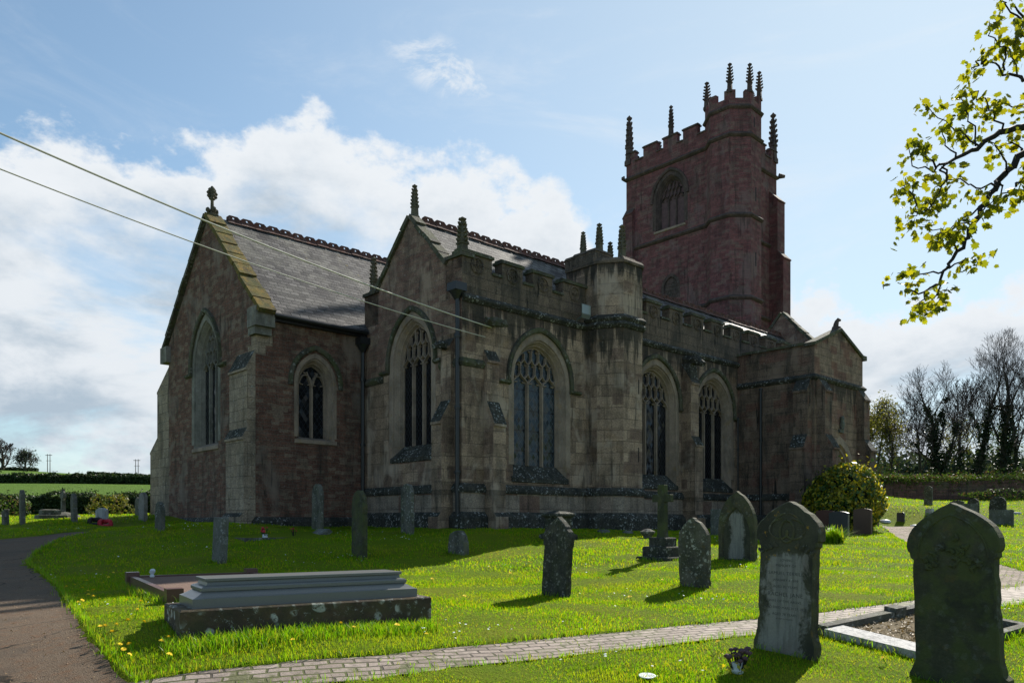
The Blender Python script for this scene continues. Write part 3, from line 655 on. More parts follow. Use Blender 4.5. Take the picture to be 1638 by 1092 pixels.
STRING = lambda z, o=.12: [(-.02, z - .14), (o * .35, z - .13), (o, z - .05), (o, z), (o * .2, z + .10), (-.02, z + .12)]

# ---- chancel
chancel = CB(); red = M['red_rubble']
he = window(CH_E, 8.72, 1.02, 2.60, 5.15, 6.70, 3, 'glass_dark', .40, ledge=.16, frame='dressed_pale')
hn = window(CH_N, -1.77, .66, 2.62, 4.30, 5.15, 2, 'glass_dark', .5, ledge=.10, stops=False, frame='dressed')
wall(chancel, CH_E, [(5, FOOT), (12.08, FOOT), (12.08, 6.38), (8.54, 9.95), (5, 6.38)], [he])
wall(chancel, CH_N, [(-3.72, FOOT), (.6, FOOT), (.6, 6.38), (-3.72, 6.38)], [hn])
chancel.add([(-3.72, 12.08, FOOT), (21.5, 12.08, FOOT), (21.5, 12.08, 6.38), (-3.72, 12.08, 6.38)], [(0, 1, 2, 3)])
chancel.add([(22.7, 5, 5.0), (22.7, 12.08, 5.0), (22.7, 12.08, 6.38), (22.7, 8.54, 9.9), (22.7, 5, 6.38)], [(0, 1, 2, 3, 4)])
chancel.build('chancel_wall', red, church)
# pale quoins on the chancel corner and a plinth
q = CB(); z = 4.95; k = 0
while z < 6.2:
    a, b = (.52, .30) if k % 2 else (.30, .52)
    q.box(-3.726, -3.72 + a, 4.994, 5 + b, z, z + .285); z += .29; k += 1
z = -.2; k = 0
q.build('quoin', M['buttress_pale'], church)
pl_ = CB(); band(pl_, [(-3.72, 12.1), (-3.72, 5.0), (-.05, 5.0)], [(-.02, FOOT), (.12, FOOT), (.12, .02), (.02, .16), (-.02, .17)])
pl_.build('plinth', M['weather'], church, normal_mat=None)
r = CB(); th = .10
def slope_roof(mb, u0, u1, v0, z0, v1, z1, t=.09):
    a = [(u0, v0, z0), (u1, v0, z0), (u1, v1, z1), (u0, v1, z1)]
    d = Vector((0, z0 - z1, v1 - v0)).normalized() * -t
    if d.z > 0: d = -d
    b = [tuple(Vector(p) + d) for p in a]
    mb.add(a + b, [(0, 1, 2, 3), (7, 6, 5, 4), (0, 4, 5, 1), (2, 6, 7, 3), (1, 5, 6, 2), (3, 7, 4, 0)])
slope_roof(r, -3.42, 22.6, 4.72, 6.16, 8.54, 10.02); slope_roof(r, -3.42, 22.6, 12.36, 6.16, 8.54, 10.02)
chroof = r.build('roof', M['slate'], church)
def crest_tiles(u0, u1, v, z, parent, L=.47):
    mb = CB(); u = u0; jit = random.Random(3)
    while u < u1 - .05:
        e = min(u + L - .012, u1); w = e - u; dz = jit.uniform(-.012, .012)
        # saddle
        for sg in (-1, 1): mb.add([(u, v, z + .06 + dz), (e, v, z + .06 + dz), (e, v + sg * .17, z - .10 + dz), (u, v + sg * .17, z - .10 + dz)], [(0, 1, 2, 3)])
        out = [(u, z + .02), (e, z + .02), (e, z + .12), (e - .09, z + .195), (u + .09, z + .195), (u, z + .12)]
        cx = (u + e) / 2; hole = [(cx + .042 * math.cos(t), z + .118 + .034 * math.sin(t)) for t in [i * math.pi / 4 + .39 for i in range(8)]]
        F = [(a, v - .022, b + dz) for a, b in out]; H = [(a, v - .022, b + dz) for a, b in hole]; B_ = [(a, v + .022, b + dz) for a, b in out]; HB = [(a, v + .022, b + dz) for a, b in hole]
        mb.cap(F, 0, False, [H]); mb.cap(B_, 0, True, [HB]); mb.loft([F, B_]); mb.loft([H, HB]); u += L
    return mb.build('ridge_tiles', M['crest'], parent)
crest_tiles(-3.1, 22.5, 8.54, 10.02, chroof)
# copings: overlapping slabs up the rake
def coping(u0, u1, v0, z0, v1, z1, mat, n, parent=church, th=.12, lift=.0):
    mb = CB(); jr = random.Random(int(u0 * 10) + n); d = Vector((v1 - v0, z1 - z0)); L = d.length; d.normalize(); nn = Vector((-d.y, d.x))
    if nn.y < 0: nn = -nn
    for i in range(n):
        a = Vector((v0, z0)) + d * (L * i / n); b = Vector((v0, z0)) + d * (L * (i + 1) / n - .012)
        j0 = jr.uniform(-.02, .025); j1 = jr.uniform(-.035, -.01); w0 = u0 + jr.uniform(-.02, .02); w1 = u1 + jr.uniform(-.04, .03)
        prof = [a + nn * (j0 - .05), b + nn * (-.05 + j0), b + nn * (th * .62 + j0), a + nn * (th + j0 + j1)]
        mb.loft([[(w0, p.x, p.y) for p in prof], [(w0 + .02, p.x, p.y) for p in prof], [(w1, p.x, p.y) for p in prof]], cap0=True, cap1=True)
    return mb.build('coping', mat, parent)
coping(-3.86, -3.30, 4.55, 6.12, 8.54, 10.02, M['coping_yellow'], 9)
coping(-3.86, -3.30, 12.45, 6.2, 8.54, 10.02, M['coping_dark'], 9)
k_ = CB(); k_.box(-3.88, -3.28, 4.66, 5.25, 5.72, 6.28); k_.box(-3.84, -3.32, 4.80, 5.25, 5.50, 5.7201); k_.build('kneeler', M['dressed_pale'], church)
k_ = CB(); k_.box(-3.88, -3.28, 11.9, 12.5, 5.72, 6.28); k_.build('kneeler', M['dressed_pale'], church)
gu = CB(); gu.tube([(-3.3, 4.66, 6.10), (-.1, 4.66, 6.08)], .065, 8); gu.box(-3.3, -.05, 4.82, 4.99, 5.98, 6.16); gu.build('gutter', M['iron'], church)
# gable cross: a leafy stone finial on a shaft
f = CB(); f.lathe([(.26, 0), (.28, .16), (.16, .20), (.13, .34)], (-3.58, 8.54, 9.95), 4, 0, R(45))
for sg in (-1, 1): f.lathe([(.03, -.10), (.10, -.02), (.09, .08), (.03, .14)], (-3.58, 8.54 + sg * .20, 10.28), 6); f.lathe([(.03, -.10), (.10, -.02), (.09, .08), (.03, .14)], (-3.58 + sg * .18, 8.54, 10.26), 6)
f.lathe([(.085, 0), (.07, .38), (.07, .50), (.14, .56), (.09, .63)], (-3.58, 8.54, 10.25), 8)
for k in range(3):
    zz = 10.92 + k * .14; w = (.19, .21, .13)[k]
    for sg in (-1, 1): f.lathe([(.03, -.07), (.085, 0), (.03, .08)], (-3.58, 8.54 + sg * w, zz), 6)
    for sg in (-1, 1): f.lathe([(.03, -.07), (.08, 0), (.03, .08)], (-3.58 + sg * w * .8, 8.54, zz), 6)
f.lathe([(.09, -.1), (.10, .2), (.11, .36), (.05, .48), (.0, .52)], (-3.58, 8.54, 10.88), 8)
f.v = [(-3.58 + (x + 3.58) * .78, 8.54 + (y - 8.54) * .78, 9.95 + (z - 9.95) * .74) for x, y, z in f.v]; f.build('gable_cross', M['pinnacle'], church)

# ---- buttresses
def buttress(axis, c, out, a0, a1, stages, mats=('ashlar', 'weather'), slope=.5, foot=True):
    """stages: (projection, top height of the upright face) from the ground up"""
    pl = Plane(axis, c, out); prof = [(.05, FOOT)]
    if foot:
        p = stages[0][0]; prof += [(-p - .12, FOOT), (-p - .12, .16), (-p - .03, .28)]
    for i, (p, zt) in enumerate(stages):
        prof.append((-p, prof[-1][1] if i == 0 and foot else prof[-1][1]))
        prof.append((-p, zt)); nxt = stages[i + 1][0] if i + 1 < len(stages) else -.02
        prof.append((-p - .05, zt + .0)); prof.append((-p - .05, zt + .07))
        prof.append((-nxt if nxt > 0 else .02, zt + .07 + (p - max(nxt, 0)) * slope * 2.2 + .05))
    prof.append((.05, prof[-1][1]))
    mb = CB(); mb.loft([[pl.p(a0, z, d) for d, z in prof], [pl.p(a1, z, d) for d, z in prof]], 0); mb.cap([pl.p(a0, z, d) for d, z in prof], 0); mb.cap([pl.p(a1, z, d) for d, z in prof], 0)
    return mb.build('buttress', [M[m] for m in mats], church, normal_mat=(.12, 1))
buttress('v', -3.72, -1, 5.02, 6.28, [(.36, 2.42), (.25, 4.45)], ('buttress_pale', 'weather'), 1.0)
buttress('u', 12.08, 1, -3.70, -2.9, [(2.0, 2.55), (1.25, 4.75)], ('buttress_pale', 'weather'), .28)
buttress('u', 0, -1, .80, 1.27, [(.42, 2.72), (.14, 4.55)], ('ashlar', 'weather'), 1.0)
buttress('v', 0, -1, .34, .80, [(.46, 2.75), (.13, 4.9)], ('ashlar', 'weather'), .8)
buttress('u', 0, -1, 10.44, 10.94, [(.60, 2.75), (.42, 5.05)], ('ashlar', 'weather'), .75)
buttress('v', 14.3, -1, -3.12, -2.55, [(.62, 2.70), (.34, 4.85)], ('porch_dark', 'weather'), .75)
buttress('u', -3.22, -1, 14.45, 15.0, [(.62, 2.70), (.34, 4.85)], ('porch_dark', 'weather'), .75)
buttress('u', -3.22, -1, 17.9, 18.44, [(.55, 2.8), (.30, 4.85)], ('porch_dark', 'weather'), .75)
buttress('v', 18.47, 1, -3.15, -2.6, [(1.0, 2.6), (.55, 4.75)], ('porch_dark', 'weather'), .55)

# ---- north chapel and aisle
TUR = [(5.2, 0), (5.2, -.45), (5.67, -1.15), (6.63, -1.15), (7.3, -.48), (7.3, 0)]
h0 = window(EAST, 2.40, 1.02, 2.33, 4.85, 6.20, 3, 'glass_dark', .44, ledge=.40)
h1 = window(NORTH, 3.10, 1.16, 1.72, 4.30, 5.62, 3, 'glass_pale', .44, ledge=.42)
h2 = window(NORTH, 8.93, 1.20, 1.70, 4.30, 5.66, 3, 'glass_dark', .44, ledge=.42)
h3 = window(NORTH, 12.62, 1.20, 1.70, 4.30, 5.66, 3, 'glass_dark', .44, ledge=.42)
a_ = CB()
wall(a_, NORTH, [(0, FOOT), (14.3, FOOT), (14.3, 6.25), (0, 6.25)], [h1, h2, h3])
a_.add([(14.3, 0, FOOT), (22.7, 0, FOOT), (22.7, 0, 6.25), (14.3, 0, 6.25)], [(0, 1, 2, 3)])
a_.add([(22.7, 0, FOOT), (22.7, 5, FOOT), (22.7, 5, 6.4), (22.7, 2.5, 9.2), (22.7, .0, 6.3)], [(0, 1, 2, 3, 4)])
a_.build('aisle_wall', M['ashlar'], church)
g_ = CB()
# lower part of the chapel's east wall in ashlar, its gable in reddish rubble with a ragged joint
wall(g_, EAST, [(0, FOOT), (5.0, FOOT), (5.0, 7.30), (4.22, 7.38), (2.46, 9.20), (.72, 7.45), (0, 7.45)], [h0])
g_.build('chapel_wall', M['gable_rubble'], church)
# ashlar facing under the east window, 3 mm proud, between the window and the corners
fa = CB()
for lo, hi in ((.0, 1.20), (3.62, 4.98)):
    fa.box(-.004, .0, lo, hi, FOOT, 4.58 if lo > 1 else 5.35)
fa.box(-.004, .0, 1.20, 3.62, FOOT, 1.78)
fa.build('ashlar_facing', M['ashlar'], church)
# corner turret with its rood stair
t_ = CB(); t_.zo = BASE
ring = TUR + [(7.3, .9), (5.2, .9)]
t_.loft([[(u, v, z) for u, v in ring] for z in (FOOT, 8.28)], cap1=True)
turret = t_.build('stair_turret', M['ashlar'], church)
tb = CB()
for (u0, u1, v0, v1, zt) in ((5.16, 5.95, -.42, .55, 8.70), (6.28, 6.95, -.62, .1, 8.66), (6.75, 7.32, .2, .92, 8.66), (5.16, 5.8, .5, .92, 8.66)):
    tb.box(u0, u1, v0, v1, 8.28, zt, 0, .0); tb.box(u0 - .03, u1 + .03, v0 - .03, v1 + .03, zt, zt + .09, 0, .05)
band(tb, [(5.2, .9)] + TUR + [(7.3, .9)], [(-.3, 8.26), (.05, 8.26), (.06, 8.34), (-.02, 8.44), (-.3, 8.44)])
tb.build('turret_parapet', M['dark_parapet'], turret)
for z0, z1 in ((4.15, 4.62), (1.95, 2.42)): sl = CB(); sl.box(6.42, 6.46, -1.158, -1.13, z0, z1); sl.build('slit_window', M['void'], turret)
# strings and plinths that wrap the chapel, turret, aisle and porch
NPLAN = [(0, 4.95), (0, 0)] + TUR + [(14.3, 0)]
PPLAN = [(14.3, -.02), (14.3, -3.22), (18.47, -3.22), (18.47, 0)]
s_ = CB(); band(s_, NPLAN[1:], STRING(6.33)); band(s_, [(5.2, .02)] + TUR[1:-1] + [(7.3, .02)], STRING(6.52, .13)); s_.build('string_course', M['weather'], church)
s_ = CB(); band(s_, PPLAN, STRING(5.45)); s_.build('string_course', M['weather'], church)
for pts_, o_ in (([(0, 4.95), (0, 3.9)], .09), ([(0, 1.0), (0, 0), (.9, 0)], .08)): s_ = CB(); band(s_, pts_, STRING(4.52, o_)); s_.build('string_course', M['coping_dark'], church)
for plan in (NPLAN, PPLAN):
    s_ = CB(); band(s_, plan, [(-.02, .84), (.10, .84), (.13, .90), (.12, .98), (.03, 1.10), (-.02, 1.11)]); s_.build('string_course', M['weather'], church)
    s_ = CB(); band(s_, plan, [(-.02, FOOT), (.055, FOOT), (.055, .845), (-.02, .845)]); s_.build('base_course', M['base_pale'] if plan is NPLAN else M['porch_dark'], church)
    s_ = CB(); band(s_, plan, [(-.02, FOOT), (.20, FOOT), (.20, .13), (.17, .18), (.06, .30), (-.02, .31)]); s_.build('plinth', M['weather'], church)
# battlements
def battlement(pl, a0, a1, z0, zc, zm, merlons, mat, th=.34, orn=True, name='battlement', cop='coping_dark'):
    mb = CB()
    def bx(x0, x1, zz0, zz1, d0, d1, m=0):
        P = [pl.p(x0, zz0, d0), pl.p(x1, zz1, d1)]
        mb.box(min(P[0][0], P[1][0]), max(P[0][0], P[1][0]), min(P[0][1], P[1][1]), max(P[0][1], P[1][1]), zz0, zz1, m)
    bx(a0, a1, z0, zc, .002, th)
    ed = sorted(merlons); cur = a0
    for m0, m1 in ed:
        bx(m0, m1, zc + .0, zm - .0, .004, th - .004)
        bx(m0 - .05, m1 + .05, zm, zm + .075, -.05, th + .05, 1); bx(m0 - .02, m1 + .02, zm + .075, zm + .13, .02, th - .02, 1)
        if m0 - cur > .05: bx(cur + .002, m0 - .002, zc, zc + .075, -.05, th + .05, 1)
        cur = m1
        if orn:
            c_ = (m0 + m1) / 2; zz = (zc + zm) / 2 - .06; rr = min(.22, (m1 - m0) * .30)
            ringp = [pl.p(c_ + rr * math.cos(t), zz + rr * math.sin(t), -.012) for t in [i * math.pi / 6 for i in range(13)]]
            mb.tube(ringp, .028, 4, 0, False)
            for t in (R(45), R(135), R(225), R(315)):
                mb.tube([pl.p(c_ + (rr * .45 + .5 * rr * math.cos(s)) * math.cos(t) - .5 * rr * math.sin(s) * math.sin(t), zz + (rr * .45 + .5 * rr * math.cos(s)) * math.sin(t) + .5 * rr * math.sin(s) * math.cos(t), -.008) for s in [k * math.pi / 4 for k in range(9)]], .018, 3, 0, False)
            # sunk dark quarter: a recessed square panel edge
    if a1 - cur > .05: bx(cur + .002, a1, zc, zc + .075, -.05, th + .05, 1)
    return mb.build(name, [M[mat], M[cop]], church)
battlement(NORTH, .0, 5.2, 6.36, 7.12, 7.56, [(0.0, 1.12), (1.52, 2.34), (2.78, 3.62), (4.10, 5.15)], 'dark_parapet')
ms = [(8.35 + k * 1.36, 9.17 + k * 1.36) for k in range(10)]
battlement(NORTH, 7.3, 22.4, 6.36, 7.30, 7.76, ms, 'dark_parapet')
# aisle roof
r = CB(); slope_roof(r, .22, 22.5, .30, 6.90, 2.48, 9.20); slope_roof(r, .22, 22.5, 5.06, 6.50, 2.48, 9.20)
arf = r.build('roof', M['slate'], church); crest_tiles(.45, 22.4, 2.48, 9.20, arf)
coping(-.10, .30, .66, 7.38, 2.46, 9.22, M['coping_dark'], 5); coping(-.10, .30, 4.30, 7.34, 2.46, 9.22, M['coping_dark'], 5)
for b6 in ((-.07, .42, -.06, .78, 7.45, 7.545), (-.07, .42, 4.15, 5.03, 7.30, 7.40)): c_ = CB(); c_.box(*b6); c_.build('coping', M['coping_dark'], church)
for b6 in ((.0, .36, .36, .74, 6.36, 7.45), (.0, .36, 4.2, 5.0, 6.3, 7.30)): co = CB(); co.box(*b6); co.build('corner_block', M['dark_parapet'], church)
# west parapet gable above the aisle roof
w_ = CB(); P = [(.25, 6.4), (4.9, 6.4), (4.9, 7.7), (2.5, 10.35), (.25, 7.95)]
w_.loft([[(22.52, a, z) for a, z in P], [(22.86, a, z) for a, z in P]], cap0=True, cap1=True); w_.build('gable_parapet', M['gable_rubble'], church)
coping(22.46, 22.92, .20, 7.92, 2.5, 10.38, M['coping_dark'], 6, th=.12); coping(22.46, 22.92, 4.95, 7.68, 2.5, 10.38, M['coping_dark'], 6, th=.12)

# ---- pinnacles (one shape, copied)
def pinnacle_mesh(name, mat, sh=.42, total=1.0, w=.085, knobs=5):
    mb = MB(); mb.lathe([(w * 1.9, -.04), (w * 1.9, .05), (w * 1.5, .09), (w * 1.35, sh), (w * 1.7, sh + .01), (w * 1.7, sh + .05)], (0, 0, 0), 4, 0, R(45))
    top = total - .10; mb.lathe([(w * 1.45, sh + .04), (w * .45, top)], (0, 0, 0), 4, 0, R(45))
    for k in range(knobs):
        t = (k + .35) / knobs; z = sh + .06 + (top - sh - .06) * t; rr = w * (1.18 - .72 * t)
        for a in range(4):
            an = a * math.pi / 2 + R(0); x, y = math.cos(an), math.sin(an)
            mb.tube([(x * rr * .6, y * rr * .6, z - .02), (x * (rr + .045), y * (rr + .045), z + .002), (x * (rr + .06), y * (rr + .06), z + .03)], [.034, .034, .026], 5)
    mb.lathe([(w * .45, top - .02), (w * .5, top), (w * 1.05, top + .03), (w * 1.1, top + .06), (w * .5, top + .085), (w * .2, total + .01)], (0, 0, 0), 6)
    return mb.build(name, mat, church)
pin0 = pinnacle_mesh('pinnacle', M['pinnacle'], .30, 1.0, .085, 5)
first = [True]
def pinnacle(u, v, z, h, w=1.0, src=None, rot=0.0):
    o = pin0.copy(); COL.objects.link(o); o.parent = church
    if src is not None: o.data = src
    o.location = (u, v, z + BASE); o.scale = (w, w, h); o.rotation_euler = (0, 0, rot)
    return o
pin_t = pin0.data.copy(); pin_t.materials[0] = M['pinnacle_tower']
pin0.location = (.16, 2.46, 9.22 + BASE); pin0.scale = (.95, .95, 1.02)                 # chapel gable
pinnacle(.22, .25, 7.52, 1.12, 1.35)                                                       # north-east corner
pinnacle(.10, 4.62, 7.38, 1.18, 1.0)                                                      # corner by the chancel roof
pinnacle(5.42, .34, 8.70, .86, .85); pinnacle(5.58, -.22, 8.72, 1.0, 1.0); pinnacle(6.56, -.36, 8.70, 1.18, 1.1); pinnacle(7.1, .6, 8.7, 1.0, .95)

# ---- downpipes
def pipe(path, rad, brackets, hop=None, foot=True):
    mb = CB(); mb.tube(path, rad, 9)
    for zz in brackets:
        x, y = path[0][0], path[0][1]; mb.lathe([(rad * 1.35, -.05), (rad * 1.45, 0), (rad * 1.35, .05)], (x, y, zz), 9)
    if hop: x, y, zz = hop; mb.box(x - .20, x + .20, y - .20, y + .20, zz, zz + .22); mb.lathe([(rad, -.25), (.22, .0)], (x, y, zz), 8)
    return mb.build('downpipe', M['iron'], church)
pipe([(-.10, .08, 6.5), (-.10, .08, FOOT)], .062, (5.2, 3.2, 1.4), (-.10, .10, 6.45))
pipe([(-.16, 4.86, 5.9), (-.16, 4.86, FOOT)], .06, (4.6, 2.5, .8), (-.16, 4.86, 5.72))
pipe([(14.2, -1.08, 5.25), (14.2, -1.08, FOOT)], .05, (3.2, 1.4, 5.2))
pipe([(14.13, -.12, 4.2), (14.13, -.12, FOOT)], .03, (2.9, 1.2))
# carved spouts
gsp = CB(); gsp.tube([(1.0, .1, 5.75), (1.0, -.25, 5.72), (1.02, -.62, 5.60)], [.17, .15, .10], 7); gsp.tube([(1.02, -.60, 5.64), (1.04, -.72, 5.52)], [.11, .05], 6)
for sg in (-1, 1): gsp.tube([(1.0 + sg * .1, -.15, 5.66), (1.0 + sg * .24, -.30, 5.74), (1.0 + sg * .20, -.08, 5.84)], [.07, .05, .03], 5)
gsp.build('gargoyle', M['coping_dark'], church)
gsp = CB(); gsp.tube([(10.7, .05, 6.0), (10.68, -.5, 5.95), (10.68, -.80, 5.75)], [.20, .18, .10], 7); gsp.box(10.45, 10.93, -.40, 0, 5.2, 5.85, 0, .05); gsp.build('gargoyle', M['weather'], church)
gsp = CB(); gsp.tube([(.1, .55, 4.98), (-.35, .55, 5.0), (-.6, .52, 4.9)], [.14, .12, .08], 6); gsp.build('gargoyle', M['weather'], church)
# floodlight beside the turret
fl = CB(); fl.loft([[(4.72 + x * w, -.42 + y - .18 * s, 6.72 + zz - .12 * s) for x, zz in ((-.22, -.16), (.22, -.16), (.22, .16), (-.22, .16))] for s, w, y in ((0, 1, 0), (1, .8, .22))], cap0=True, cap1=True)
fl.tube([(4.72, -.24, 6.55), (4.74, .02, 6.45)], .03, 5)
flo = fl.build('floodlight', M['lampbox'], church)
fg = CB(); fg.add([(4.72 + x, -.424, 6.72 + zz) for x, zz in ((-.20, -.14), (.20, -.14), (.20, .14), (-.20, .14))], [(0, 1, 2, 3)]); fg.build('lens', M['lampglass'], flo)

# ---- porch
PL = 6.62
hd = [PO_N.p(a, z) for a, z in arch(16.42, 1.12, FOOT, 1.65, 3.15)]
p_ = CB()
wall(p_, PO_N, [(14.3, FOOT), (18.47, FOOT), (18.47, PL), (16.4, 7.46), (14.3, PL)], [hd])
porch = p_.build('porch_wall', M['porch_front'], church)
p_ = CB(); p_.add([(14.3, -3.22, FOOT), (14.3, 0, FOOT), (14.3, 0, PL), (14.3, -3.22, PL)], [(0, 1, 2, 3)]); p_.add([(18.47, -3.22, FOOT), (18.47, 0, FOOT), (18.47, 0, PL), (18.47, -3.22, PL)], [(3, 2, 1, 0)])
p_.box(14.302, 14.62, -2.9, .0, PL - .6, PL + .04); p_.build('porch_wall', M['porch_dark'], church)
r = CB()
for sg, u0 in ((1, 14.32), (-1, 18.45)):
    r.loft([[(u0, v, PL - .08), (16.4, v, 7.02), (16.4, v, 6.92), (u0, v, PL - .18)] for v in (-2.95, .3)], cap0=True, cap1=True)
r.build('roof', M['slate'], church)
cp = CB()
for u0, u1 in ((14.2, 16.4), (18.57, 16.4)):
    z0, z1 = PL - .02, 7.46; cp.loft([[(u0, v, z0), (u1, v, z1), (u1, v, z1 + .12), (u0, v, z0 + .12)] for v in (-3.30, -2.86)], cap0=True, cap1=True)
cp.box(18.4, 18.66, -3.32, -2.9, PL - .02, PL + .16); cp.build('coping', M['coping_dark'], church)
cp = CB(); cp.box(14.22, 14.66, -2.855, .0, PL + .04, PL + .13); cp.build('coping', M['coping_dark'], church)
# a small carved beast on the porch gable
b_ = CB(); b_.box(16.25, 16.55, -3.24, -2.94, 7.5, 7.66, 0, .03); b_.tube([(16.38, -3.05, 7.64), (16.38, -3.08, 7.76), (16.40, -3.1, 7.86), (16.44, -3.14, 7.93), (16.52, -3.2, 7.91)], [.10, .10, .085, .085, .04], 7); b_.build('gable_finial', M['pinnacle_tower'], church)
# moulded doorway
d_ = CB(); steps = [(0, -.003), (.07, .0), (.10, .10), (.20, .10), (.23, .24), (.33, .24), (.36, .40), (.44, .42)]
d_.loft([[PO_N.p(a, z, -.003) for a, z in arch(16.42, 1.30, FOOT, 1.65, 3.36)]] + [[PO_N.p(a, z, d) for a, z in arch(16.42, 1.12 - i, FOOT, 1.65, 3.15 - i * 1.2)] for i, d in steps], closed=False)
doorway = d_.build('doorway', M['dressed'], church)
d_ = CB(); d_.cap([PO_N.p(a, z, .45) for a, z in arch(16.42, .72, FOOT, 1.65, 2.7)]); d_.build('door', M['oak_door'], doorway)
n_ = CB(); n_.box(16.25, 16.60, -3.30, -3.20, 3.50, 3.62); n_.lathe([(.07, .0), (.10, .2), (.07, .36), (.09, .42), (.05, .52)], (16.42, -3.31, 3.62), 7); n_.build('statue', M['g_pale'], church)

# ---- tower
T0, T1, W0, W1 = 21.5, 27.5, 5.5, 11.5
ho = window(TOW_E, 8.5, .98, 16.1, 17.7, 18.95, 3, 'tower_infill', .36, ledge=.1, stops=False, frame='pinnacle_tower', hoodmat='pinnacle_tower')
hs = [TOW_E.p(a, z) for a, z in arch(8.45, .46, 12.15, 12.75, 13.35)]
tw = CB()
wall(tw, TOW_E, [(W0, 2), (W1, 2), (W1, 19.5), (W0, 19.5)], [ho, hs])
tw.add([(T0, W0, 2), (T1, W0, 2), (T1, W0, 19.5), (T0, W0, 19.5)], [(3, 2, 1, 0)]); tw.add([(T0, W1, 2), (T1, W1, 2), (T1, W1, 19.5), (T0, W1, 19.5)], [(0, 1, 2, 3)]); tw.add([(T1, W0, 2), (T1, W1, 2), (T1, W1, 19.5), (T1, W0, 19.5)], [(0, 1, 2, 3)])
tw.add([(T0, W0, 19.4), (T1, W0, 19.4), (T1, W1, 19.4), (T0, W1, 19.4)], [(0, 1, 2, 3)])
tower = tw.build('tower', M['tower_red'], church)
lo = CB(); lo.loft([[TOW_E.p(a, z, -.003) for a, z in arch(8.45, .62, 12.1, 12.75, 13.52)], [TOW_E.p(a, z, .0) for a, z in arch(8.45, .46, 12.15, 12.75, 13.35)], [TOW_E.p(a, z, .2) for a, z in arch(8.45, .40, 12.15, 12.75, 13.28)]], closed=False)
low_ = lo.build('window', M['pinnacle_tower'], church)
lv = CB(); lv.cap([TOW_E.p(a, z, .08) for a, z in arch(8.45, .42, 12.1, 12.75, 13.3)])
for k in range(5): lv.box(21.56, 21.585, 8.08, 8.82, 12.2 + k * .2, 12.24 + k * .2)
lv.build('blocking', M['pinnacle_tower'], low_)
SQ = [(T0, W1), (T0, W0), (T1, W0), (T1, W1)]
# octagonal stair turret on the north-east corner
OCX, OCY = 22.35, 5.15; ORAD = 1.42
view = math.atan((1178 - CXP) / FPX); rt = Vector((math.cos(view), -math.sin(view))); fw = Vector((math.sin(view), math.cos(view)))
def octp(al, rad):
    d = rt * (rad * math.sin(R(al))) - fw * (rad * math.cos(R(al)))
    return (OCX + d.dot(UD), OCY + d.dot(VD))
ANG = [-6 + 45 * k for k in range(8)]
OCT = [octp(a, ORAD) for a in ANG]
orient = sum(OCT[i][0] * OCT[(i + 1) % 8][1] - OCT[(i + 1) % 8][0] * OCT[i][1] for i in range(8))
tt = CB(); tt.loft([[(u, v, z) for u, v in OCT] for z in (2, 21.1)], cap1=True)
tst = tt.build('stair_turret', M['tower_red'], church)
sl = CB()
def facept(i, f, z, o=.006):
    a, b = Vector(OCT[i % 8]), Vector(OCT[(i + 1) % 8]); n = ((a + b) / 2 - Vector((OCX, OCY))).normalized(); p = a.lerp(b, f) + n * o
    return (p.x, p.y, z)
for i, f, z0, z1 in ((1, .45, 16.3, 17.0), (1, .45, 13.0, 13.7), (1, .45, 9.4, 10.1), (1, .3, 20.0, 20.5)):
    sl = CB(); sl.add([facept(i, f - .05, z0), facept(i, f + .05, z0), facept(i, f + .05, z1), facept(i, f - .05, z1)], [(0, 1, 2, 3)]); sl.build('slit_window', M['void'], tst)
sb = CB(); SQc = SQ[::-1]
octplan = OCT if orient > 0 else OCT[::-1]
# bands wrap the square and the turret (clockwise plans seen from above have their outside on the right of travel)
for z in (11.35, 15.5, 19.55):
    band(sb, SQ, STRING(z, .15), closed=True); band(sb, octplan, STRING(z, .13), closed=True)
band(sb, octplan, STRING(20.95, .12), closed=True)
sb.build('string_course', M['pinnacle_tower'], church)
def tower_side(pl, a0, a1, ms):
    return battlement(pl, a0, a1, 19.5, 20.42, 20.95, ms, 'tower_red', .3, False, 'battlement', 'pinnacle_tower')
mm = [(5.5, 6.2), (6.75, 7.65), (8.05, 8.95), (9.4, 10.3), (10.9, 11.5)]
tower_side(TOW_E, W0, W1, mm)
um = [(21.5, 22.2), (22.75, 23.65), (24.05, 24.95), (25.4, 26.3), (26.9, 27.5)]
tower_side(Plane('u', W0, -1), T0 + .31, T1, um); tower_side(Plane('u', W1, 1), T0 + .31, T1, um); tower_side(Plane('v', T1, 1), W0 + .31, W1 - .31, mm)
tb = CB()
for i in range(8):
    a, b = Vector(OCT[i]), Vector(OCT[(i + 1) % 8]); c = Vector((OCX, OCY))
    for f0, f1 in ((0, .28), (.72, 1.0)):
        p0, p1 = a.lerp(b, f0), a.lerp(b, f1); q0, q1 = p0 + (c - p0).normalized() * .22, p1 + (c - p1).normalized() * .22
        tb.loft([[(p.x, p.y, z) for p in (p0, p1, q1, q0)] for z in (21.1, 21.78)], cap1=True)
    tb.loft([[(p.x, p.y, z) for p in (a.lerp(b, .28), a.lerp(b, .72), a.lerp(b, .72) + (c - a.lerp(b, .72)).normalized() * .2, a.lerp(b, .28) + (c - a.lerp(b, .28)).normalized() * .2)] for z in (21.1, 21.36)], cap1=True)
tb.build('turret_parapet', M['tower_red'], tst)
for al, h, w in ((-96, 1.45, 1.35), (-6, 1.45, 1.2), (39, 1.45, 1.2), (84, 1.45, 1.2), (129, .9, .9)):
    u, v = octp(al, ORAD - .10); pinnacle(u, v, 21.7, h, w, pin_t, view)
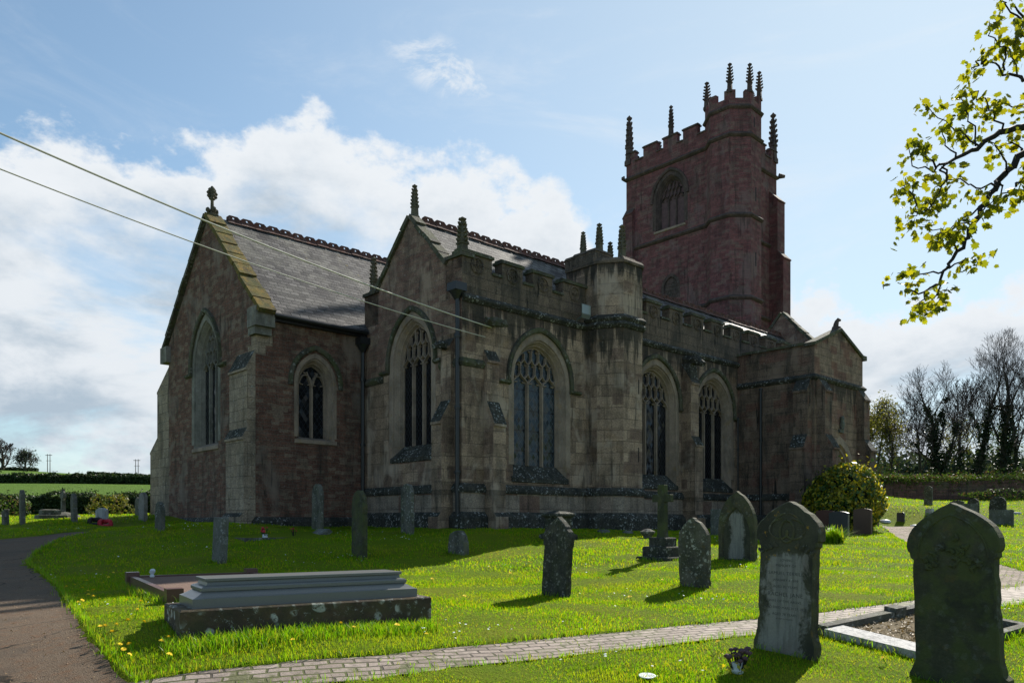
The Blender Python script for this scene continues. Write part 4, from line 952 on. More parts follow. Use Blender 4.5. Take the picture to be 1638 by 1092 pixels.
for u, v, h, w in ((T0 + .12, W1 - .12, 2.75, 1.75), (T1 - .15, W0 + .12, 2.75, 1.75), (T1 - .15, W1 - .15, 2.75, 1.75)): pinnacle(u, v, 20.45, h, w, pin_t)
pinnacle(T0 + .12, 8.5, 20.95, 1.75, 1.15, pin_t); pinnacle(T1 - .12, 8.5, 20.95, 1.75, 1.15, pin_t); pinnacle(24.5, W1 - .12, 20.95, 1.75, 1.15, pin_t)
# angle buttresses of the tower, stepping out downwards
def tbut(axis, c, out, a0, a1):
    b = buttress(axis, c, out, a0, a1, [(1.05, 9.8), (.85, 14.6), (.50, 17.9)], ('tower_red', 'pinnacle_tower'), .5, False)
tbut('u', W0, -1, 26.7, 27.5); tbut('v', T1, 1, W0, 6.3); buttress('v', T0, -1, 10.9, 11.45, [(.42, 9.8), (.32, 14.6), (.22, 17.4)], ('tower_red', 'pinnacle_tower'), .6, False)
buttress('u', W1, 1, 21.55, 22.3, [(.62, 9.8), (.5, 14.6), (.30, 17.4)], ('tower_red', 'pinnacle_tower'), .6, False)
for u, v in ((T0 - .1, W1 + .05), (T1 + .05, W0 - .12)):
    gg = CB(); gg.tube([(u, v, 19.62), (u + (.25 if u > 24 else -.12), v + (-.22 if v < 7 else .12), 19.60)], [.16, .09], 6); gg.build('gargoyle', M['pinnacle_tower'], church)
# ------------------------------------------------------------------ ground, paths, fields
def strip(L, Rr, n=10, step=.35):
    """resample two edge lines together"""
    L = [Vector(p[:2]) for p in L]; Rr = [Vector(p[:2]) for p in Rr]; out = []
    for i in range(len(L) - 1):
        k = max(1, int(max((L[i + 1] - L[i]).length, (Rr[i + 1] - Rr[i]).length) / step))
        for j in range(k): out.append((L[i].lerp(L[i + 1], j / k), Rr[i].lerp(Rr[i + 1], j / k)))
    out.append((L[-1], Rr[-1])); return out
def edge(pp): return [at(*p) for p in pp]
tar_r = [Vector((-1.0, 2.0)), Vector((-2.0, 4.0))] + [p.xy for p in edge([(215, 1090), (170, 1050), (140, 1010), (110, 965), (93, 938), (58, 910), (40, 899), (52, 884), (96, 860), (147, 848), (176, 842)])]
tar_l = [Vector((-7.5, 1.0)), Vector((-8.5, 4.0)), Vector((-9.3, 6.5)), Vector((-9.8, 7.5)), Vector((-10.5, 8.8)), Vector((-11.5, 10.5)), Vector((-13, 12)), Vector((-14.5, 14)), Vector((-15.5, 15.5)), Vector((-16, 17)), Vector((-15.4, 18.8)), at(64, 855).xy, at(128, 847).xy]
tar = strip(tar_l, tar_r)
ba_u = edge([(203, 1091), (327, 1070), (486, 1053), (613, 1045), (720, 1033), (900, 1017), (1050, 1003), (1210, 988), (1450, 960), (1560, 946), (1700, 928)])
ba_l = edge([(330, 1112), (430, 1099), (533, 1089), (644, 1077), (720, 1067), (900, 1047), (1050, 1031), (1210, 1013), (1440, 985), (1590, 969), (1740, 955)])
pa = strip(ba_u, ba_l)
bb_l = edge([(1393, 833), (1420, 846), (1444, 863), (1500, 893), (1560, 926), (1593, 944)]); bb_r = edge([(1440, 832.5), (1456, 840), (1490, 856), (1596, 900), (1660, 918), (1720, 927)])
pb = strip(bb_l, bb_r)
def polyof(st): return [tuple(a) for a, b in st] + [tuple(b) for a, b in st[::-1]]
PATHS = [polyof(tar), polyof(pa), polyof(pb)]
def sheet(name, st, mat, dz, n=12, wob=.03):
    V, F = [], []; jr = np.random.default_rng(5)
    for a, b in st:
        w = (b - a).length; e0, e1 = jr.normal(0, wob, 2); d = (b - a).normalized()
        for k in range(n + 1):
            p = a.lerp(b, k / n)
            if k == 0: p = p + d * e0
            if k == n: p = p + d * e1
            V.append((p.x, p.y))
    V = np.array(V); Z = gz(V[:, 0], V[:, 1]) + dz
    for i in range(len(st) - 1):
        for k in range(n): q = i * (n + 1) + k; F.append((q, q + n + 1, q + n + 2, q + 1))
    mb = MB(); mb.v = [(x, y, z) for (x, y), z in zip(V, Z)]; mb.f = F; mb.m = [0] * len(F)
    return tag(mb.build(name, M[mat], smooth=True), kind='structure')
sheet('tarmac_path', tar, 'tarmac', -.035); sheet('brick_path', pa, 'brick_path', -.012, 10); sheet('brick_path', pb, 'brick_path_b', -.016, 10)

def graded(lo, a, b, hi, fine, ratio=1.12, mx=9.0):
    c = list(np.arange(a, b + 1e-6, fine)); s = fine; x = b
    while x < hi: s = min(s * ratio, mx); x += s; c.append(x)
    s = fine; x = a; L = []
    while x > lo: s = min(s * ratio, mx); x -= s; L.append(x)
    return np.array(L[::-1] + c)
GX = graded(-330, -8.5, 8.5, 330, .14); GY = graded(-8, 5.5, 15.5, 430, .14, 1.06, 7.0)
X, Y = np.meshgrid(GX, GY); Z = gz(X, Y).reshape(X.shape)
ins = np.zeros(X.shape, bool)
for P in PATHS: ins |= inpoly(X, Y, P)
near = (Y < 60)
micro = .018 * np.sin(X * 2.1 + 1.3 * np.sin(Y * 1.7)) * np.sin(Y * 2.4 + X * .6) * np.clip((X * X + Y * Y) / 60, 0, 1) * near
Zg = Z + np.where(ins, -.09, micro)
nx, ny = len(GX), len(GY); idx = np.arange(nx * ny).reshape(ny, nx)
Fq = np.stack([idx[:-1, :-1], idx[:-1, 1:], idx[1:, 1:], idx[1:, :-1]], -1).reshape(-1, 4)
ground = tri_mesh('ground', np.stack([X, Y, Zg], -1).reshape(-1, 3), Fq, M['lawn'], smooth=True, nper=4); tag(ground, kind='structure')

# ------------------------------------------------------------------ leaves
def leaf_cards(P, N, size, n_jit=.6, aspect=.6, droop=0.0, rg=rng, fold=.25):
    """one bent leaf (two quads as four triangles) at every point; N leans the leaf faces"""
    n = len(P); size = np.broadcast_to(size, (n,))[:, None]
    nn = N + rg.normal(0, n_jit, (n, 3)); nn /= np.linalg.norm(nn, axis=1)[:, None] + 1e-9
    a = rg.normal(0, 1, (n, 3)); a[:, 2] -= droop; a -= nn * (a * nn).sum(1)[:, None]; a /= np.linalg.norm(a, axis=1)[:, None] + 1e-9
    b = np.cross(nn, a)
    w = size * aspect * .5
    v0 = P - a * size * .5; v1 = P + a * size * .5; m0 = P + b * w + nn * size * fold * .3; m1 = P - b * w + nn * size * fold * .3
    V = np.stack([v0, m0, v1, m1], 1).reshape(-1, 3); i = np.arange(n)[:, None] * 4
    F = np.concatenate([i + [0, 1, 2], i + [0, 2, 3]], 1).reshape(-1, 3)
    return V, F
def cloud_points(c, rad, n, lump=.25, seed=1, shell=.55, flat=None, nl=9):
    rg = np.random.default_rng(seed); d = rg.normal(0, 1, (n, 3)); d /= np.linalg.norm(d, axis=1)[:, None]
    lumps = rg.normal(0, 1, (nl, 3)); lumps /= np.linalg.norm(lumps, axis=1)[:, None]
    k = np.max(np.clip((d @ lumps.T - .72) / .28, 0, 1), axis=1)
    r = (1 - lump) + lump * 1.6 * k; r = r * (shell + (1 - shell) * rg.random(n) ** .5)
    P = d * r[:, None] * np.array(rad) + np.array(c)
    if flat is not None: P = P[P[:, 2] > flat]; d = d[-len(P):] if False else (P - np.array(c)) / np.array(rad)
    return P, d
# ------------------------------------------------------------------ grass
def in_any(x, y, polys):
    o = np.zeros(len(x), bool)
    for p in polys: o |= inpoly(x, y, p)
    return o
def cbox(u0, u1, v0, v1): return [cw(u0, v0), cw(u1, v0), cw(u1, v1), cw(u0, v1)]
FOOTPRINTS = [cbox(-4.0, 22.8, 4.9, 12.2), cbox(-.1, 22.8, -.15, 5.2), cbox(14.2, 18.6, -3.4, 0), cbox(-4.1, -3.6, 5, 6.3), cbox(-3.7, -2.9, 12, 14.1)]
HOLES = []                                    # gravestones, kerbs: filled in by the builders below
def blades(name, x, y, h, w, mat, label=None, lean=.35, seed=3, lean_dir=None):
    rg = np.random.default_rng(seed); n = len(x); z = gz(x, y) - .012
    az_ = rg.random(n) * 2 * np.pi; la = rg.random(n) * 2 * np.pi; le = lean * h * (.3 + rg.random(n)); fx, fy = np.cos(az_) * w * .5, np.sin(az_) * w * .5
    lx, ly = np.cos(la) * le, np.sin(la) * le
    B = np.stack([x, y, z], 1); S = np.stack([fx, fy, np.zeros(n)], 1)
    Mid = B + np.stack([lx * .35, ly * .35, h * .6], 1); T = B + np.stack([lx, ly, h * (1 - .25 * (le / h) ** 2)], 1)
    V = np.stack([B - S, B + S, Mid - S * .75, Mid + S * .75, T], 1).reshape(-1, 3); i = np.arange(n)[:, None] * 5
    F = np.concatenate([i + [0, 1, 3], i + [0, 3, 2], i + [2, 3, 4]], 1).reshape(-1, 3)
    o = tri_mesh(name, V, F, M[mat]); tag(o, label, 'grass', kind='stuff'); return o
def scatter_fan(n, y0, y1, rg, px0=-80, px1=1960):
    """even scatter over the ground between two distances, as wide as the view and a margin"""
    u = rg.random(n); y = np.sqrt(y0 * y0 + u * (y1 * y1 - y0 * y0)); t0, t1 = (px0 - CXP) / FPX - .12, (px1 - CXP) / FPX + .12
    return (t0 + rg.random(n) * (t1 - t0)) * y, y
def make_lawn():
    rg = np.random.default_rng(21)
    for k, (n, y0, y1, h, w, seed) in enumerate(((175000, 5.2, 9.0, .036, .006, 1), (220000, 9.0, 15.0, .039, .009, 2), (175000, 15.0, 27.0, .05, .017, 3), (70000, 27.0, 46.0, .06, .035, 4))):
        x, y = scatter_fan(n, y0, y1, rg)
        ok = ~in_any(x, y, PATHS + FOOTPRINTS + HOLES)
        patch = np.sin(x * 1.9 + 1.7 * np.sin(y * 1.1)) * np.sin(y * 2.3 + x * .7)
        ok &= rg.random(n) < .78 + .22 * patch
        x, y = x[ok], y[ok]; m = len(x)
        hh = h * (.55 + .8 * rg.random(m)) * (1 + .35 * patch[ok]); blades('lawn_grass', x, y, hh, w * (.7 + .6 * rg.random(m)), 'grass', 'short mown grass of the churchyard lawn', .55, seed)
def fringe(lines, n_per_m, h, spread, seed, w=.008):
    """longer grass the mower misses: along kerbs, stones and path edges"""
    rg = np.random.default_rng(seed); xs, ys = [], []
    for a, b in lines:
        a, b = Vector(a[:2]), Vector(b[:2]); L = (b - a).length; n = int(n_per_m * L); t = rg.random(n); nrm = Vector((-(b - a).y, (b - a).x)).normalized()
        off = rg.normal(0, spread, n); xs.append(a.x + (b.x - a.x) * t + nrm.x * off); ys.append(a.y + (b.y - a.y) * t + nrm.y * off)
    x, y = np.concatenate(xs), np.concatenate(ys); ok = ~in_any(x, y, HOLES) & ~(in_any(x, y, PATHS) & (rg.random(len(x)) < .85)); x, y = x[ok], y[ok]
    return x, y, h * (.45 + .9 * rg.random(len(x))), w * (.7 + .7 * rg.random(len(x)))
# ------------------------------------------------------------------ gravestones
SROT = ROT - math.pi / 2                      # a stone's front (local -y) looks along the church axis, east
def head_profile(kind, hw, h, opt):
    """half outline from the right foot up to the top centre"""
    base = opt.get('base', 0.0); P = []
    if base: P += [(hw + base, 0), (hw + base, .10), (hw + base * .55, .15), (hw + base * .25, .20), (hw, .23)]
    else: P += [(hw, 0)]
    if kind in ('gothic', 'shouldered'):
        rise = opt.get('rise', 1.0) * hw; zs = h - rise; W = hw
        if kind == 'shouldered':
            W = hw + opt.get('ear', .05); P += [(hw - .01, zs - .12), (hw + .012, zs - .10), (hw + .012, zs - .06), (W - .01, zs - .04), (W, zs)]
        else: P += [(hw * opt.get('splay', 1.0), zs)]
        Rr = (W * W + rise * rise) / (2 * W); a1 = math.acos(max(-1, min(1, (Rr - W) / Rr)))
        if 'q' in opt:
            for i in range(1, 13): f = math.sin(math.pi / 2 * i / 12); P.append((W * (1 - f ** 2), zs + rise * (f ** 2) ** opt['q']))
        for i in range(1, 11) if 'q' not in opt else (): t = a1 * i / 10; P.append((W - Rr + Rr * math.cos(t), zs + Rr * math.sin(t)))
    elif kind == 'round':
        zs = h - hw * opt.get('rise', 1.0)
        for i in range(0, 9): t = math.pi / 2 * i / 8; P.append((hw * math.cos(t), zs + hw * opt.get('rise', 1.0) * math.sin(t)))
    elif kind == 'camber':
        zs = h - opt.get('rise', .12) * hw * 2
        for i in range(0, 7): x = hw * (1 - i / 6); P.append((x, zs + (h - zs) * (1 - (x / hw) ** 2)))
    elif kind == 'ogee':
        zs = h - hw * .9
        for i in range(0, 10): t = i / 9; x = hw * (1 - t); P.append((x, zs + (h - zs) * (t ** 1.5 * .55 + (1 - (1 - t) ** 2) * .45)))
    elif kind == 'rock':
        P += [(hw * 1.05, h * .35), (hw * .85, h * .8), (hw * .45, h * .97), (hw * .1, h)]
    elif kind == 'diamond':
        P += [(hw * 1.25, h * .45), (hw * 1.2, h * .55), (hw * .55, h * .86), (0, h)]
    else: P += [(hw, h - .015), (hw - .015, h), (0, h)]
    if P[-1][0] > 1e-4: P.append((0.0, h))
    else: P[-1] = (0.0, P[-1][1])
    return P
def stone(px, py, ptop, wpx, kind, mat, label, name='headstone', cat='headstone', Y=None, t=.12, yaw=0.0, roll=0.0, pitch=0.0, panel=None, group=None, face=None, **opt):
    b = at(px, py, Y); Yd = b.y; h = (py - ptop) / FPX * Yd + .03
    al = math.atan((px - CXP) / FPX); th = R(47.14) + yaw - al if True else 0
    wtot = wpx / FPX * Yd * math.cos(al); w = max(.18, (wtot - t * abs(math.sin(th))) / max(.25, abs(math.cos(th)))); w = opt.pop('w', w)
    ear = opt.get('ear', .05) if kind == 'shouldered' else 0; hw = w / 2 - ear
    half = head_profile(kind, hw, h, opt); loop = half + [(-x, z) for x, z in half[-2::-1]]
    jr = random.Random(int(px * 7 + py)); wear = opt.get('wear', .004)
    fine = []
    for i in range(len(loop)):
        (xa, za), (xb, zb_) = loop[i], loop[(i + 1) % len(loop)]; k = 1 if (za == 0 and zb_ == 0) else max(1, int(math.hypot(xb - xa, zb_ - za) / .07)) if wear > .0015 else 1
        fine += [(xa + (xb - xa) * j / k, za + (zb_ - za) * j / k) for j in range(k)]
    loop = fine
    for _ in range(int(5 * (wear > .0025))):          # chipped arrises
        i = jr.randrange(1, len(loop) - 1); x, z = loop[i]
        if z > .1: loop[i] = (x * (1 - jr.uniform(.006, .02) / max(abs(x), .12)) if abs(x) > .05 else x, z - jr.uniform(.003, .012))
    loop = [(x + jr.uniform(-wear, wear), z if z == 0 else z + jr.uniform(-wear, wear)) for x, z in loop]
    cz = h * .5
    def inset(d): return [(x * (1 - d / max(hw, .05)), (z - cz) * (1 - d / (h * .5)) + cz if z > 0 else z) for x, z in loop]
    mb = MB(); bv = opt.get('bevel', .012); sink = -.35
    L = [[(x, t / 2 - bv * .5, z if z > 0 else sink) for x, z in inset(bv * .6)], [(x, t / 2 - bv, z if z > 0 else sink) for x, z in loop], [(x, -t / 2 + bv, z if z > 0 else sink) for x, z in loop], [(x, -t / 2, z if z > 0 else sink) for x, z in inset(bv)]]
    mb.loft(L, 0, cap0=True)
    if panel:
        mz = panel.get('m', .07); zt = panel.get('top', h - .10); pw = hw - mz; zb = panel.get('bot', .28); rs = panel.get('rise', .9) * pw
        A = [(x, z) for x, z in arch(0, pw, zb, zt - rs, zt, 8)]
        A2 = [(x, z) for x, z in arch(0, pw - .02, zb + .02, zt - rs, zt - .025, 8)]
        if panel.get('rect'): A = [(-pw, zb), (-pw, zt), (pw, zt), (pw, zb)]; A2 = [(-pw + .02, zb + .02), (-pw + .02, zt - .02), (pw - .02, zt - .02), (pw - .02, zb + .02)]
        F0 = L[-1]; dd = -t / 2 + panel.get('d', .022)
        mb.cap(F0, 0, False, [[(x, -t / 2, z) for x, z in A]]); mb.loft([[(x, -t / 2, z) for x, z in A], [(x, dd, z) for x, z in A2]], 0); mb.cap([(x, dd, z) for x, z in A2], panel.get('mat', 1))
    else: mb.cap(L[-1], 1 if 'front' in opt else 0)
    o = mb.build(name, [M[mat], M[opt.get('front') or face or 'g_panel']], loc=b, rot=(pitch, roll, SROT + yaw))
    tag(o, label, cat, group); o['_w'] = w; del o['_w']
    c, s = math.cos(SROT + yaw), math.sin(SROT + yaw); HW, HT = w / 2 + .02, t / 2 + .02
    HOLES.append([(b.x + c * x - s * y, b.y + s * x + c * y) for x, y in ((-HW, -HT), (HW, -HT), (HW, HT), (-HW, HT))])
    FR.append(((b.x + c * -HW + s * HT, b.y + s * -HW - c * HT), (b.x + c * HW + s * HT, b.y + s * HW - c * HT))); FR.append(((b.x + c * HW - s * HT, b.y + s * HW + c * HT), (b.x + c * HW + s * HT, b.y + s * HW - c * HT)))
    return o, w, h, t
FR = []
def letters(parent, txt, size, x, z, y, mat='ink'):
    cu = bpy.data.curves.new('inscription', 'FONT'); cu.body = txt; cu.size = size; cu.align_x = 'CENTER'; cu.extrude = .0015; cu.space_character = 1.08
    tmp = bpy.data.objects.new('inscription', cu); COL.objects.link(tmp); bpy.context.view_layer.update()
    me = bpy.data.meshes.new_from_object(tmp.evaluated_get(bpy.context.evaluated_depsgraph_get())); COL.objects.unlink(tmp); bpy.data.objects.remove(tmp)
    me.materials.clear(); me.materials.append(M[mat])
    me.transform(Matrix.Translation((x, y, z)) @ Matrix.Rotation(R(90), 4, 'X')); return me

# the two big stones in front
o, w, h, t = stone(1258, 1044, 806, 112, 'shouldered', 'g_frame', 'tall pointed shouldered headstone with a pale inscribed panel, black weathering round its rim', t=.15, yaw=R(2), roll=R(2.0), rise=1.18, q=.46, ear=.05, base=.035,
                   wear=.003, front='face_big')
W_ = w / 2 - .05
# carved scrollwork in the head
cv_ = MB()
for sg in (-1, 1):
    cv_.tube([(sg * (.05 + .17 * math.sin(a) * (1 - a / 7)), -t / 2 - .002, h - .34 + .13 * math.cos(a) * (1 - a / 7) + .04) for a in [k * .42 for k in range(13)]], .013, 5)
    cv_.tube([(sg * (.02 + .13 * k / 6), -t / 2 - .002, h - .12 - .09 * (k / 6) ** 1.5) for k in range(7)], .010, 5)
    for k in range(4): cv_.tube([(sg * (.10 + .05 * k), -t / 2 - .001, h - .46 - .02 * k), (sg * (.13 + .055 * k), -t / 2 - .004, h - .41 - .025 * k)], [.022, .012], 5)
cv_.tube([(.075 * math.sin(a), -t / 2 - .003, h - .30 + .11 * math.cos(a)) for a in [k * .52 for k in range(13)]], .014, 5, 0, False)
cv_.build('relief_carving', M['g_frame'], o)
mes = []
for txt, sz, z in (('IN', .030, h - .545), ('LOVING', .034, h - .60), ('MEMORY OF', .036, h - .655), ('SAMUEL TERRILL', .046, h - .735), ('JANUARY 4 1899', .034, h - .80), ('AGED 82 YEARS', .034, h - .865),
                   ('RACHEL JANE', .056, h - .95), ('WIFE OF THE ABOVE', .034, h - 1.01), ('WHO DIED MARCH 27 1908', .034, h - 1.075), ('AGED 78 YEARS', .034, h - 1.14), ('AT REST WITH GOD', .018, h - 1.18)):
    mes.append(letters(o, txt, sz, .0, z, -t / 2 + .0002))
for me in mes: io = bpy.data.objects.new('inscription', me); COL.objects.link(io); io.parent = o

o, w, h, t = stone(1536, 1098, 809, 162, 'shouldered', 'g_green', 'largest headstone, dark mossy green with broad pointed head, front of the kerbed plot', t=.16, yaw=R(-1), roll=R(-2.2), rise=1.12, q=.44, ear=.042, base=.06, wear=.003, face='g_green',
                   panel=dict(m=.075, top=0.0, bot=.0) if False else None)
cv_ = MB(); W_ = w / 2 - .06
inn = [(x, z) for x, z in arch(0, W_ - .035, h - .62, h - .50, h - .11, 10)][1:-1]
cv_.tube([(x, -t / 2 - .001, z) for x, z in inn], .011, 5)
rr = random.Random(4)
for k in range(26):
    x = rr.uniform(-.24, .24); z = h - .58 + rr.uniform(0, .30 * (1 - abs(x) / .30)); a = rr.uniform(0, 6.28)
    cv_.tube([(x, -t / 2 + .004, z), (x + .03 * math.cos(a), -t / 2 - .009, z + .03 * math.sin(a)), (x + .06 * math.cos(a + .7), -t / 2 - .004, z + .06 * math.sin(a + .7))], [.026, .022, .010], 5)
cv_.build('relief_carving', M['g_green'], o)

# others, from the right-hand lawn leftwards
o, w, h, t = stone(1180, 896, 787, 62, 'gothic', 'g_frame', 'pointed gothic headstone with a pale sunk panel, between the cross and the inscribed stone', t=.14, yaw=R(2), rise=1.75, panel=dict(m=.10, top=1.13, bot=.02, rise=1.9, d=.03), wear=.003, face='face_mid')
stone(1112, 938, 830, 50, 'gothic', 'g_spotted', 'lichen-blotched rounded-pointed headstone just in front of the stepped cross', t=.12, yaw=R(3), roll=R(-1.5), rise=1.25, q=.48, splay=1.04, wear=.007)
stone(889, 952, 829, 54, 'shouldered', 'g_black', 'blackened pointed headstone with white lichen on its crown, leaning, on the open lawn', t=.12, yaw=R(-2), roll=R(3.4), pitch=R(-1), rise=1.22, q=.53, ear=.02, wear=.006)
stone(575, 890, 786, 33, 'round', 'g_green', 'round-topped mossy headstone standing in shade behind the grey tomb', t=.12, yaw=R(-6), rise=1.35, roll=R(.5), wear=.007)
stone(508, 841, 768, 28, 'round', 'g_grey', 'narrow pale-streaked headstone under the two-light chancel window', t=.12, Y=22.4, yaw=R(-8), wear=.006, roll=R(.8))
stone(652, 842, 764, 27, 'gothic', 'g_grey', 'slim pointed headstone against the chapel wall below its east window', t=.13, Y=20.8, yaw=R(-6), wear=.005)
stone(733, 880, 846, 34, 'rock', 'g_grey', 'low rough rounded stone alone on the shaded grass near the chapel corner', t=.16, Y=18.0, wear=.02)
stone(351, 898, 829, 30, 'flat', 'g_pale', 'short square-topped pale headstone leaning slightly, behind the red kerbed grave', t=.16, yaw=R(-4), roll=R(1.6), pitch=R(-2), wear=.006)
stone(256, 847, 803, 22, 'round', 'g_grey', 'dark round-topped headstone close to the chancel end wall', t=.12, Y=21.5, yaw=R(-4), wear=.006)
stone(229, 829, 786, 13, 'gothic', 'g_panel', 'sunlit tan headstone beside the chancel corner buttress', t=.14, Y=27.6, yaw=R(3), wear=.005)
stone(221, 824, 796, 11, 'gothic', 'g_grey', 'brownish headstone partly behind the tan one at the chancel corner', t=.12, Y=29.5, wear=.005)
stone(119, 836, 792, 15, 'round', 'g_grey', 'tall headstone tilting backward, left of the grave with red flowers', t=.13, Y=26.0, yaw=R(-4), roll=R(-8), wear=.004)
stone(36, 839, 785, 14, 'gothic', 'g_grey', 'tallest and thinnest headstone in front of the dark hedge', t=.13, Y=25.0, yaw=R(-4), roll=R(-4), rise=1.4, wear=.004)
stone(9, 838, 816, 15, 'flat', 'g_grey', 'low broken headstone at the far edge of the churchyard by the hedge', t=.14, Y=25.0, roll=R(-8), wear=.01)
stone(1145, 849, 808, 18, 'flat', 'g_pale', 'small pale flat-topped headstone against the aisle wall', t=.10, Y=24.5, yaw=R(0))
stone(1250, 816, 776, 30, 'diamond', 'g_grey', 'angular diamond-topped grey stone in the shade of the porch wall', t=.14, Y=27.5, yaw=R(2))
# modern stones by the bush
stone(1330, 838, 799, 38, 'flat', 'granite_red', 'reddish flat headstone nearest the porch wall, tucked into the bush', t=.10, Y=28.2, yaw=R(-6), bevel=.008, wear=.001, face='granite_red')
stone(1320, 849, 811, 32, 'camber', 'granite_red', 'reddish-brown headstone left of the dark grey one under the bush', t=.10, Y=26.8, yaw=R(-4), rise=.05, bevel=.008, wear=.001, face='granite_red')
stone(1342, 856, 817, 35, 'camber', 'granite_dark', 'dark grey polished headstone with sunlit top, front of the bush', t=.10, Y=25.0, yaw=R(-4), rise=.09, bevel=.008, wear=.001, face='granite_dark')
stone(1380, 853, 812, 33, 'camber', 'brown_stone', 'brown curved-top headstone beside the start of the brick path', t=.10, Y=26.0, yaw=R(-6), rise=.09, bevel=.008, wear=.001, face='brown_stone')
# the far right-hand lawn
stone(1485, 808, 778, 15, 'round', 'g_grey', 'tan round-headed stone standing alone before the boundary wall', t=.10, Y=37, yaw=R(-2), rise=.9)
stone(1441, 827, 813, 14, 'flat', 'granite_dark', 'small black square headstone near the brick path end', t=.10, Y=33)
stone(1531, 806, 797, 23, 'camber', 'g_grey', 'low wide camber-topped grey stone near the boundary wall', t=.10, Y=37, rise=.12)
stone(1557, 831, 797, 20, 'round', 'g_black', 'dark round-topped headstone behind the pale blue-grey slab stone', t=.12, Y=31.5, rise=.9, wear=.004)
stone(1549, 838, 806, 30, 'flat', 'g_pale', 'pale blue-grey square headstone before a dark rounded one', t=.09, Y=29.5, bevel=.006, wear=.001)
stone(1596, 822, 788, 29, 'round', 'g_black', 'dark round-headed stone rising behind a wide low grey slab', t=.12, Y=31.5, rise=.9, wear=.004)
stone(1602, 839, 816, 40, 'flat', 'g_pale', 'wide low grey slab stone in front of the dark round-headed one', t=.10, Y=29, bevel=.006, wear=.002)
stone(1487, 818, 812, 15, 'flat', 'g_slab', 'tiny white block stone on the far lawn behind the big mossy stone', t=.3, Y=33.5)

# small low stones and pots at the foot of the aisle wall
def lump(px, py, Y, r, hgt, label, mat, name='boulder', cat='stone', seed=1):
    b = at(px, py, Y); mb = MB(); jr = random.Random(seed); L = []
    for f, z in ((1.0, -.05), (1.05, hgt * .45), (.85, hgt * .8), (.45, hgt)): L.append([(r * f * math.cos(k * .785) * jr.uniform(.85, 1.1), r * f * .8 * math.sin(k * .785) * jr.uniform(.85, 1.1), z) for k in range(8)])
    mb.loft(L, 0, cap0=True, cap1=True); return tag(mb.build(name, M[mat], loc=b, rot=(0, 0, jr.random() * 3), smooth=True), label, cat)
lump(965, 849, 23.2, .22, .10, 'low grey stone in the grass below the stair turret', 'g_pale', seed=2)
lump(1004, 851, 23.5, .18, .08, 'flat little stone half sunk in grass right of the turret', 'g_pale', seed=3)
b = at(1036, 856, 22.0); mb = MB(); mb.lathe([(.11, -.03), (.13, .05), (.20, .13), (.21, .17), (.17, .19), (.08, .24), (0.02, .25)], (0, 0, 0), 10); tag(mb.build('stone_urn', M['g_grey'], loc=b), 'small domed stone urn on the lawn beside the stepped cross', 'urn')
lump(1415, 826, 33, .22, .12, 'small heap of white flowers on the far lawn left of the black stone', 'white_pot', 'flower_heap', 'flowers', 4); lump(1465, 828, 32, .28, .10, 'pale flat flower tribute on the far lawn right of the black stone', 'white_pot', 'flower_heap', 'flowers', 5)
lump(1622, 818, 33, .35, .06, 'white flat ledger edge in the grass by the wide slab stone', 'g_slab', 'ledger_stone', 'stone', 6)

# pedestal tomb against the aisle
b = at(893, 852, 20.6); mb = MB()
def sq(s): return [(-s, -s), (s, -s), (s, s), (-s, s)]
mb.loft([[(x, y, z) for x, y in sq(s)] for s, z in ((.36, -.25), (.36, .10), (.29, .14), (.245, .16), (.245, .54), (.30, .58), (.315, .60), (.315, .65), (.25, .68), (.10, .73), (.07, .745))], cap1=True)
tag(mb.build('pedestal_tomb', M['g_black'], loc=b, rot=(0, 0, ROT + R(4))), 'square pedestal monument with moulded cap behind the blackened headstone', 'monument')
HOLES.append([(b.x + x * .45, b.y + y * .45) for x, y in ((-1, -1), (1, -1), (1, 1), (-1, 1))])

# cross on three steps
b = at(1060, 893, 16.6); cr = thing('stone_cross', 'mossy stone latin cross on three square steps', 'cross', b, SROT + R(2))
mb = MB(); z = -.2
for s, z0, z1 in ((.36, -.25, .045), (.275, .045, .235), (.185, .235, .405)): mb.loft([[(x, y, zz) for x, y in sq(k)] for k, zz in ((s, z0), (s, z1 - .02), (s - .015, z1))], cap1=True)
mb.build('step', M['g_black'], cr)
mb = MB(); mb.loft([[(-w_, -d, z), (w_, -d, z), (w_, d, z), (-w_, d, z)] for w_, d, z in ((.095, .075, .40), (.082, .065, .46), (.075, .06, .98), (.075, .06, 1.40), (.068, .054, 1.415))], cap1=True)
mb.loft([[(x, -d, z0 - dz), (x, d, z0 - dz), (x, d, z0 + dz), (x, -d, z0 + dz)] for x, d, dz, z0 in ((-.205, .052, .062, 1.155), (-.195, .058, .07, 1.155), (.195, .058, .07, 1.155), (.205, .052, .062, 1.155))], cap0=True, cap1=True)
mb.build('cross', M['g_green'], cr); cr.scale = (1.1, 1.1, 1.1)
HOLES.append([(b.x + x * .42, b.y + y * .42) for x, y in ((-1, -1), (1, -1), (1, 1), (-1, 1))])
for k in range(4):
    q = [(b.x + x * .44, b.y + y * .44) for x, y in ((-1, -1), (1, -1), (1, 1), (-1, 1))]; FR.append((q[k], q[(k + 1) % 4]))

